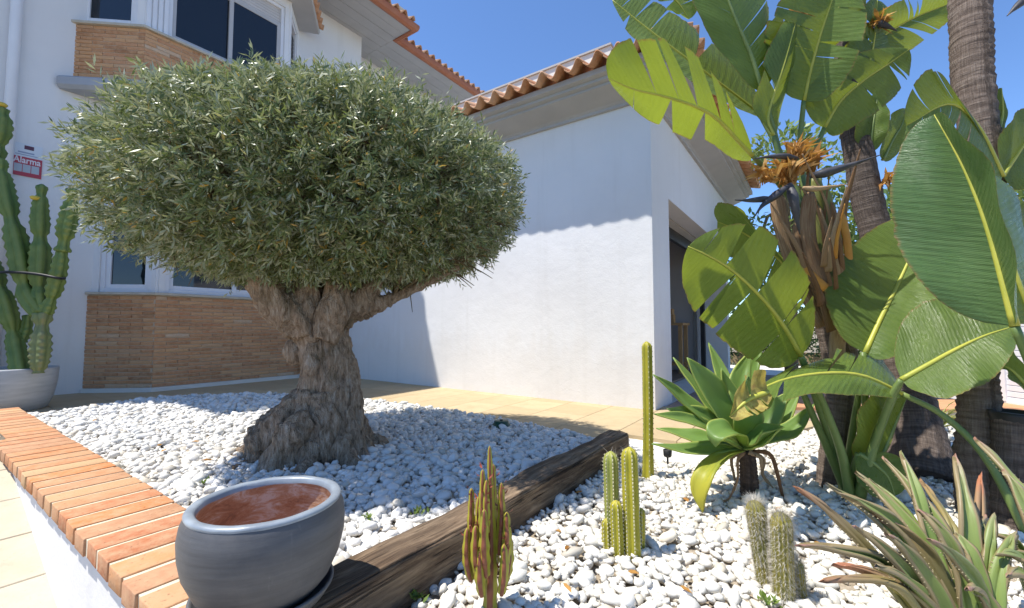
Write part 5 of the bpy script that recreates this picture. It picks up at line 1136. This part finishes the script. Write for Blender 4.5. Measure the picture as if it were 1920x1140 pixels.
# ================================================================ ALOE in the foreground
al0 = V((1.06, 1.03, RZ))
AL = thing('aloe_plant', 'large spiky aloe with olive and reddish toothed leaves in the bottom right corner', 'plant', al0)
def prof_aloe(t): return (0.75 + 0.25 * math.sin(min(1, t / 0.3) * 1.57)) * (1 - t ** 1.6) ** 1.0
def aloe(tip, dt, hw, mat='aloe_leaf', base=None, bendz=0.06, seed=0, plant=AL, teeth=True):
    b = (V(base) if base else al0) + V((R.uniform(-.05, .05), R.uniform(-.04, .04), R.uniform(-.02, .03))); t = D(tip[0], tip[1], dt)
    m_ = b.lerp(t, .5) + V((0, 0, bendz)); out = (t - b); nv = V((-out.x * .3, -out.y * .3 - .5, 1.0)).normalized()
    if abs(out.z) > 0.3: nv = V((-out.x * .8, -1.0 if out.y > -0.1 else -.4, .35))
    o = fleshy(plant, [b, b.lerp(m_, .55) + V((0, 0, .01)), m_, m_.lerp(t, .55) + V((0, 0, .012)), t], hw, mat, prof_aloe, cup=0.55, nrm=nv, thick=0.010, nt=22, seed=seed)
    if teeth:
        M = smooth_pts([b, b.lerp(m_, .55), m_, m_.lerp(t, .55), t], 30); T = (M[-1] - M[0]).normalized(); A = T.cross(V(nv)).normalized(); up = A.cross(T).normalized(); up = up if up.dot(V(nv)) > 0 else -up; mb = MB()
        for q in range(4, 27):
            w = hw * prof_aloe(q / 30); 
            for s_ in (1, -1):
                e = lerp_list(M, q / 30) + A * s_ * w * 0.98 + up * (hw * .55 * prof_aloe(q / 30)); mb.add([e - T * .002, e + T * .002, e + A * s_ * .004 + T * .002, e + up * .0015], [(0, 1, 2), (0, 3, 2), (1, 2, 3)])
        mb.out('teeth', 'tooth', o)['kind'] = 'stuff'
    return o
for i, (u, v, dt, hw, mt_) in enumerate([(1488, 911, 1.08, .030, 'aloe_red'), (1548, 905, 1.14, .030, 'aloe_leaf'), (1575, 925, 1.1, .033, 'aloe_leaf'), (1603, 884, 1.22, .030, 'aloe_leaf'), (1628, 898, 1.28, .026, 'aloe_leaf'), (1654, 856, 1.3, .028, 'aloe_leaf'), (1688, 845, 1.25, .036, 'aloe_leaf'), (1724, 898, 1.36, .024, 'aloe_red'), (1752, 932, 1.34, .022, 'aloe_leaf'), (1790, 851, 1.22, .037, 'aloe_leaf'), (1840, 885, 1.32, .026, 'aloe_red'), (1848, 965, 1.2, .018, 'aloe_leaf'), (1491, 1022, 1.0, .024, 'aloe_leaf'), (1560, 1058, .97, .022, 'aloe_red'), (1536, 1090, .93, .026, 'aloe_red'), (1600, 985, 1.02, .034, 'aloe_leaf'), (1625, 960, 1.1, .032, 'aloe_red'), (1720, 955, 1.06, .034, 'aloe_leaf'), (1740, 1010, .98, .03, 'aloe_leaf'), (1790, 1000, 1.1, .034, 'aloe_leaf'), (1865, 962, 1.12, .028, 'aloe_leaf'), (1908, 998, 1.1, .028, 'aloe_leaf'), (1700, 905, 1.38, .022, 'aloe_leaf'), (1660, 1000, 1.0, .034, 'aloe_leaf'), (1812, 1105, .95, .02, 'aloe_leaf'), (1640, 1060, .96, .03, 'aloe_leaf')]):
    aloe((u, v), dt, hw * 0.74, mt_, seed=i, bendz=0.06 + 0.05 * ((i * 7) % 5) / 4)
AL2 = thing('aloe_plant', 'smaller aloe with curling green leaves cut by the right edge', 'plant', V((1.32, 1.10, RZ)))
for i, (u, v, dt, hw) in enumerate([(1610 + 270, 880, 1.2, .03), (1868, 1040, 1.05, .03), (1888, 1080, 1.0, .03), (1925, 1005, 1.1, .03), (1940, 950, 1.15, .03), (1620 + 240, 1000, 1.15, .025), (1960, 1060, 1.0, .03)]):
    aloe((u, v), dt, hw, 'aloe_leaf', base=(1.32, 1.10, RZ), bendz=0.1, seed=60 + i, plant=AL2)
# the long leaf arching in from the right edge
aloe((1826, 820), 1.35, .03, 'aloe_leaf', base=(1.42, 1.12, 0.02), bendz=0.10, seed=80, plant=AL2)

# ================================================================ COLUMNAR CACTI
def ribbed(plant, base, top, r, ribs, mat, name='stem', depth=0.22, n=26, lean=None, spines=None, seed=0, areole=0.0, wav=0.0, waist=0.0, taper=None):
    base, top = V(base), V(top); L = (top - base).length; mid = (base + top) / 2 + (V(lean) if lean else V()); pts = smooth_pts([base, mid, top], n)
    def cross(a, t):
        k = 1 - depth * (1 - abs(math.cos(a * ribs / 2)) ** 0.8); dome = 1.0
        z = t * L; 
        if L - z < r * 1.3: q = (L - z) / (r * 1.3); dome = math.sqrt(max(0.02, 1 - (1 - q) ** 2))
        w = 1 + wav * math.sin(z / r * 2.4 + seed) * (abs(math.cos(a * ribs / 2)) ** 2)
        return k * dome * w * (lerp_list(taper, t) if taper else 1.0) * (1 + 0.05 * noise.noise(V((t * 4, seed, 0))) - waist * math.exp(-t * 14)), abs(math.cos(a * ribs / 2)) ** 3
    vs, fs, uv = tube(pts, r, ribs * 6, cross); o = make(name, vs, fs, mat, plant, True, uv)
    fr = frames(pts); rr = random.Random(seed)
    if areole:
        mb = MB(); k = int(L / areole)
        for i in range(1, k):
            t = i / k; p = lerp_list(pts, t); T, x, y = fr[int(t * n)]
            for q in range(ribs):
                a = 2 * math.pi * q / ribs; kk, _ = cross(a, t); e = p + (x * math.cos(a) + y * math.sin(a)) * r * kk; d = (e - p).normalized(); s = T.cross(d)
                mb.add([e - T * .004 - s * .002, e - T * .004 + s * .002, e + T * .004 + s * .002, e + T * .004 - s * .002, e + d * .004], [(0, 1, 4), (1, 2, 4), (2, 3, 4), (3, 0, 4)])
                for _ in range(2):
                    dd = (d + T * rr.uniform(-.5, .8) + s * rr.uniform(-.7, .7)).normalized(); mb.add([e + s * .0006, e - s * .0006, e + dd * rr.uniform(.006, .012)], [(0, 1, 2)])
        mb.out('areoles', 'areole', o)['kind'] = 'stuff'
    if spines:
        mb = MB()
        for _ in range(spines):
            t = rr.random() ** 0.85; i = min(n, int(t * n)); p = lerp_list(pts, t); T, x, y = fr[i]; q = rr.randrange(ribs); a = 2 * math.pi * q / ribs + rr.uniform(-.08, .08)
            kk, _ = cross(a, t); d = x * math.cos(a) + y * math.sin(a); e = p + d * r * kk; s = T.cross(d)
            l_ = rr.uniform(.010, .022) * (1.7 if t > 0.93 else 1.0); dd = (d * rr.uniform(.35, 1) + T * (rr.uniform(-.5, .9) + (0.9 if t > .93 else 0)) + s * rr.uniform(-.9, .9)).normalized()
            mb.add([e + s * .0006, e - s * .0006, e + dd * l_], [(0, 1, 2)])
        mb.out('spines', 'spine', o)['kind'] = 'stuff'
    return o
tc = G(1214, 890, RZ)
CT = thing('column_cactus', 'single tall thin yellow green column cactus by the annex corner', 'cactus', tc)
ribbed(CT, V((tc.x, tc.y, RZ - .03)), D(1212, 640, tc.y), 0.030, 5, 'column_skin', depth=0.4, n=60, areole=0.028, seed=1, lean=(0.004, 0, 0), waist=-0.3)
cp_ = G(1168, 1036, RZ)
CP = thing('column_cactus', 'cluster of short ribbed column cacti beside the timber sleeper', 'cactus', cp_)
for i, (u0, v0, u1, v1, r, mt_) in enumerate([(1150, 1028, 1145, 846, .028, 'column_blue'), (1187, 1040, 1180, 838, .030, 'column_skin'), (1139, 1030, 1137, 972, .018, 'column_skin'), (1160, 1038, 1155, 938, .023, 'column_skin'), (1200, 1030, 1201, 952, .018, 'column_skin')]):
    g = G(u0, v0, RZ); ribbed(CP, V((g.x, g.y, RZ - .03)), D(u1, v1, g.y), r, 7, mt_, depth=0.28, n=36, areole=0.013, seed=i + 3, spines=60)
ch = G(1455, 1110, RZ)
CH = thing('hairy_cactus', 'pair of short hairy column cacti covered in white spines', 'cactus', ch)
for i, (u0, v0, u1, v1, r) in enumerate([(1440, 1090, 1414, 938, .030), (1470, 1116, 1464, 960, .031), (1500, 1112, 1493, 1050, .020)]):
    g = G(u0, v0, RZ); ribbed(CH, V((g.x, g.y, RZ - .03)), D(u1, v1, g.y), r, 16, 'hairy_skin', depth=0.14, n=34, spines=4200 if i < 2 else 1300, seed=i + 11)
ce = G(918, 1152, RZ)
CE = thing('red_euphorbia', 'spindly yellow and red upright euphorbia in front of the sleeper', 'cactus', ce)
yE = ce.y
ribbed(CE, V((ce.x, ce.y, RZ - .04)), D(918, 836, yE), 0.022, 3, 'red_euphorbia', depth=0.42, n=90, seed=2, wav=0.12, lean=(0.004, .0, 0), taper=[1, 1, .95, .8, .6, .42, .3])
rr = random.Random(17)
for i, (ub, vb, ut, vt, dd, r) in enumerate([(905, 1085, 884, 915, .0, .013), (915, 1060, 905, 880, -.02, .013), (925, 1060, 940, 905, .0, .014), (930, 1085, 950, 960, -.02, .016), (900, 1100, 876, 990, -.02, .015), (910, 1090, 892, 985, -.04, .016), (920, 1090, 908, 955, -.05, .017), (926, 1100, 930, 930, .03, .014), (935, 1105, 955, 1000, .01, .014), (905, 1060, 898, 930, .03, .014), (922, 1040, 925, 870, .02, .012), (912, 1120, 900, 1030, -.05, .016), (930, 1120, 945, 1020, -.045, .015), (916, 1010, 912, 900, -.03, .012)]):
    b = D(ub, vb, yE + dd * .3); t = D(ut, vt, yE + dd); e = V((t.x, t.y, b.z * .8 + t.z * .2)); L = (t - b).length
    o = ribbed(CE, b.lerp(e, .7), t, r, 3, 'red_euphorbia', name='branch', depth=0.42, n=40, seed=20 + i, wav=0.14, lean=(e - b.lerp(t, .35)) * .25, taper=[.7, 1, 1, .8, .55])
    mb = MB()
    for q in range(7):
        t_ = .45 + q * .09; p = b.lerp(e, .7).lerp(t, t_); a = rr.uniform(0, 6.28); d = V((math.cos(a), math.sin(a), .5)).normalized(); s = d.cross(V((0, 0, 1))).normalized() * .004; p = p + d * r * .6
        mb.add([p - s * .4, p + s * .4, p + d * .010 + s, p + d * .010 - s, p + d * .018 + V((0, 0, .006))], [(0, 1, 2, 3), (3, 2, 4)])
    mb.out('leaflets', 'red_leaf', o)['kind'] = 'stuff'

# ================================================================ GREY POT ON THE WALL
px_, py_ = -0.616, 1.124
pot = thing('flower_pot', 'empty glazed dark grey pot with terracotta inside on the brick cap', 'pot', V((px_, py_, CAPZ)))
z0 = CAPZ + 0.022
PH = 0.373 - CAPZ - 0.022; q_ = PH / 0.282
prof = [(0.0, 0.0), (0.112, 0.0), (0.122, 0.006), (0.150, 0.05), (0.172, 0.11), (0.1815, 0.165), (0.183, 0.205), (0.179, 0.245), (0.171, 0.268)]
def chip(vs, amp, seed): return [V(v) * (1 + amp * noise.noise(V((v[0] * 25, v[1] * 25, v[2] * 25 + seed)))) for v in vs]
for nm, pf, mt_ in (('pot_body', prof, 'glazed_grey'),
                    ('rim', [(0.170, 0.266), (0.1725, 0.273), (0.1705, 0.279), (0.163, 0.282), (0.154, 0.281), (0.149, 0.276), (0.1475, 0.262)], 'glaze_rim'),
                    ('inside', [(0.1475, 0.263), (0.1545, 0.235), (0.16, 0.20), (0.158, 0.15), (0.14, 0.07), (0.11, 0.035), (0.0, 0.03)], 'terracotta_inside')):
    vs, fs = lathe([(r, z * q_) for r, z in pf], 96); o = make(nm, chip(vs, 0.006, 3), fs, mt_, pot, True); o.matrix_parent_inverse = Matrix(); o.location = (0, 0, 0.022)
sau = thing('saucer', 'round dark grey glazed saucer under the empty pot', 'saucer', V((px_, py_, CAPZ)))
vs, fs = lathe([(0.0, 0.004), (0.125, 0.004), (0.142, 0.012), (0.158, 0.036), (0.159, 0.042), (0.153, 0.044), (0.148, 0.038), (0.134, 0.0185), (0.0, 0.0185)], 80); o = make('dish', vs, fs, 'glazed_grey', sau, True); o.matrix_parent_inverse = Matrix()

# ================================================================ POTTED CANDELABRA CACTUS by the house
pc = V((-4.9, 4.3, 0.0))
bp = thing('bowl_planter', 'wide pale grey concrete bowl standing on the patio under the alarm sign', 'planter', pc)
vs, fs = lathe([(0.0, 0.0), (0.235, 0.0), (0.255, 0.015), (0.295, 0.12), (0.318, 0.27), (0.325, 0.395), (0.322, 0.41), (0.305, 0.412), (0.298, 0.40), (0.29, 0.33)], 72); o = make('bowl', vs, fs, 'pot_concrete', bp, True); o.matrix_parent_inverse = Matrix()
vs, fs = lathe([(0.297, 0.345), (0.15, 0.36), (0.0, 0.365)], 40); o = make('soil', vs, fs, 'soil', bp, True); o.matrix_parent_inverse = Matrix()
cc = thing('candelabra_cactus', 'tall branching green candelabra cactus growing in the grey concrete bowl', 'cactus', pc + V((0, 0, .365)))
def segs(pts, r, mats, seed, bulge=0.16, seglen=0.22):
    P = smooth_pts([D(*p) for p in pts], 50); L = sum((P[i + 1] - P[i]).length for i in range(50)); rr = random.Random(seed); ph = rr.random()
    def cross(a, t):
        z = t * L; rib = abs(math.cos(a * 2)) ** 0.7; sg_ = (z / seglen + ph) % 1.0
        neck = 1 - 0.36 * math.exp(-((sg_ - 0.0) / .11) ** 2) - 0.36 * math.exp(-((sg_ - 1.0) / .11) ** 2) + bulge * math.sin(math.pi * sg_) * .6
        sc = 1 + 0.10 * math.sin(z * 95 + seed) * rib ** 3
        end = 1.0 if t < .95 else math.sqrt(max(.03, 1 - ((t - .95) / .05) ** 2))
        return (0.60 + 0.40 * rib) * neck * sc * end * (1 + .08 * noise.noise(V((z * 6, seed, math.cos(a))))), rib ** 4
    vs, fs, uv = tube(P, r, 24, cross, ref=(0.8, -0.6, 0)); return make('stem', vs, fs, mats, cc, True, uv)
q = 4.28
segs([(40, 700, 4.2), (28, 640, q), (14, 580, q), (-4, 530, q), (-30, 470, q)], [0.069, 0.065, 0.069, 0.071], 'candelabra_skin', 1, seglen=.5)
segs([(72, 700, 4.2), (76, 650, 4.22), (80, 585, 4.25)], [0.062, 0.071, 0.075], 'candelabra_old', 2, seglen=.45)
segs([(76, 590, 4.25), (50, 545, q), (36, 470, q), (16, 390, q), (4, 330, q), (2, 296, q)], [0.065, 0.088, 0.081, 0.075, 0.065, 0.039], 'candelabra_skin', 3, seglen=.52)
segs([(78, 588, 4.25), (74, 540, 4.3), (76, 470, 4.32), (75, 400, 4.32), (79, 345, 4.32)], [0.059, 0.075, 0.075, 0.062, 0.046], 'candelabra_skin', 4, seglen=.44)
segs([(84, 588, 4.25), (98, 555, 4.27), (110, 510, 4.27), (117, 465, 4.27)], [0.052, 0.062, 0.059, 0.049], 'candelabra_skin', 5, seglen=.48)
segs([(117, 472, 4.27), (124, 430, 4.27), (133, 390, 4.27), (138, 352, 4.27)], [0.059, 0.071, 0.065, 0.049], 'candelabra_skin', 6, seglen=.44)
segs([(-60, 600, 4.3), (-45, 450, 4.3), (-20, 330, 4.3), (0, 250, 4.3), (4, 200, 4.3)], [0.078, 0.078, 0.071, 0.078, 0.065], 'candelabra_skin', 7, seglen=.55)
segs([(40, 640, 4.32), (48, 620, 4.36), (52, 590, 4.38)], [0.039, 0.046, 0.033], 'candelabra_skin', 8, seglen=.5)
segs([(-40, 700, 4.2), (-50, 660, 4.25), (-60, 600, 4.3)], [0.065, 0.071, 0.078], 'candelabra_old', 9, seglen=.6)
for u, v in ((67, 372), (3, 197)):
    vs, fs = lathe([(0, -.02), (.035, -.012), (.045, 0.008), (.03, .022), (0, .026)], 12, D(u, v, 4.28)); make('bud', vs, fs, 'yellow_bud', cc, True)
ti = thing('tie_strap', 'dark strap tied round the candelabra cactus stems', 'strap', D(60, 516, 4.15))
vs, fs, uv = tube([D(-30, 512, 4.2), D(20, 510, 4.14), D(70, 514, 4.12), D(112, 522, 4.16), D(116, 520, 4.34), D(60, 512, 4.46), D(-30, 510, 4.46)], .013, 8, n=40); make('strap_loop', vs, fs, 'black_plastic', ti, True)

# ================================================================ SMALL THINGS
sv = G(940, 797, LZ)
vb = thing('valve_cover', 'small dark green round irrigation cover lying in the shaded gravel', 'cover', sv)
vs, fs = lathe([(0.0, 0.036), (0.05, 0.036), (0.056, 0.032), (0.060, 0.012), (0.07, 0.010), (0.072, -0.02)], 28); o = make('lid', vs, fs, 'green_plastic', vb, True); o.matrix_parent_inverse = Matrix()
vs, fs = lathe([(0.0, 0.044), (0.012, 0.044), (0.013, 0.0365)], 12); o = make('screw_cap', vs, fs, 'black_plastic', vb, True); o.matrix_parent_inverse = Matrix()
sl_ = G(1252, 868, RZ)
gl = thing('garden_spotlight', 'little black garden spotlight in the gravel beside the tall cactus', 'lamp', sl_)
vs, fs, uv = tube([V((0, 0, -.03)), V((0, 0, .04))], .006, 8); o = make('stake', vs, fs, 'black_plastic', gl, True); o.matrix_parent_inverse = Matrix()
vs, fs = lathe([(0, .035), (.02, .037), (.024, .045), (.026, .078), (.022, .080), (.018, .066), (0, .066)], 20); o = make('lamp_head', vs, fs, 'black_plastic', gl, True); o.matrix_parent_inverse = Matrix()
def tuft(name, label, c, n, L, hw, mat, seed, up=1.0, thick=0.002):
    t = thing(name, label, 'plant', c); rr = random.Random(seed)
    for i in range(n):
        a = rr.uniform(0, 6.283); d = V((math.cos(a), math.sin(a), rr.uniform(.25, 1.6) * up)).normalized(); l_ = L * rr.uniform(.6, 1.1); b = V(c) + V((rr.gauss(0, .015), rr.gauss(0, .015), 0)); tip = b + d * l_ + V((0, 0, -l_ * .15)); m_ = b + d * l_ * .5 + V((0, 0, l_ * .04))
        fleshy(t, [b, m_, tip], hw, mat, prof_aloe, cup=.3, nrm=d.cross(V((-d.y, d.x, 0.01))).normalized(), thick=thick, nt=8, seed=seed + i)
    return t
tuft('spiky_plant', 'blue green spiky tuft between the strelitzia trunks', G(1770, 872, RZ), 34, .30, .007, 'spiky_leaf', 5)
tuft('spiky_plant', 'yellow fine leaved spiky plant behind the strelitzia stalks', G(1660, 815, 0.02), 40, .32, .006, 'yellow_spike', 6, up=1.6)
tuft('spiky_plant', 'dry grassy tuft growing against the terracotta kerb', G(1760, 800, 0.02), 30, .34, .005, 'yellow_spike', 9, up=.9)
for i, (u, v, z, lab) in enumerate([(690, 975, LZ, 'tiny green weed in the shaded pebbles right of the grey pot'), (690 + 95, 965, LZ, 'tiny green weed among pebbles behind the red euphorbia'), (1440, 1132, RZ, 'tiny bright green weed at the foot of the hairy cacti'), (785, 1122, RZ, 'tiny green weed at the foot of the sleeper'), (640, 850, LZ, 'small green weed sprouting at the foot of the olive trunk'), (390, 905, LZ, 'dark green weed in the pebbles behind the brick cap')]):
    c = G(u, v, z); t = thing('weed', lab, 'plant', c); rr = random.Random(i + 70); mb = MB()
    for q in range(26):
        a = rr.uniform(0, 6.283); d = V((math.cos(a), math.sin(a), rr.uniform(.3, 1.6))).normalized(); b = c + V((rr.gauss(0, .014), rr.gauss(0, .014), .004)); l_ = rr.uniform(.014, .034); s = d.cross(V((0, 0, 1))).normalized() * l_ * .2
        mb.add([b, b + d * l_ * .5 + s, b + d * l_, b + d * l_ * .5 - s], [(0, 1, 2, 3)])
    mb.out('leaves', 'weed', t)['kind'] = 'stuff'

for i in range(16):
    rr = random.Random(300 + i); left = i % 3 == 0
    c = G(rr.uniform(150, 500), rr.uniform(790, 900), LZ + 0.03) if left else G(rr.uniform(960, 1560), rr.uniform(900, 1120), RZ + 0.03)
    a = rr.uniform(0, 6.28); d = V((math.cos(a), math.sin(a), rr.uniform(-.2, .3))).normalized(); l_ = rr.uniform(.03, .06); s_ = V((-d.y, d.x, .1)).normalized() * l_ * rr.uniform(.12, .25)
    vs = [c, c + d * l_ * .35 + s_ + V((0, 0, .006)), c + d * l_ * .4, c + d * l_ * .35 - s_ + V((0, 0, .008)), c + d * l_ * .75 + s_ * .7 + V((0, 0, .004)), c + d * l_ + V((0, 0, .006)), c + d * l_ * .75 - s_ * .7 + V((0, 0, .01)), c + d * l_ * .75]
    o = make('fallen_leaf', [v - c for v in vs], [(0, 2, 1), (0, 3, 2), (1, 2, 7, 4), (2, 3, 6, 7), (4, 7, 5), (7, 6, 5)], 'dry_petal', None, True); o.location = c
    tag(o, 'small dry brown leaf lying on the ' + ('left pebble bed behind the brick cap' if left else 'right pebble bed among the cacti'), 'leaf', 'fallen leaves left' if left else 'fallen leaves right')
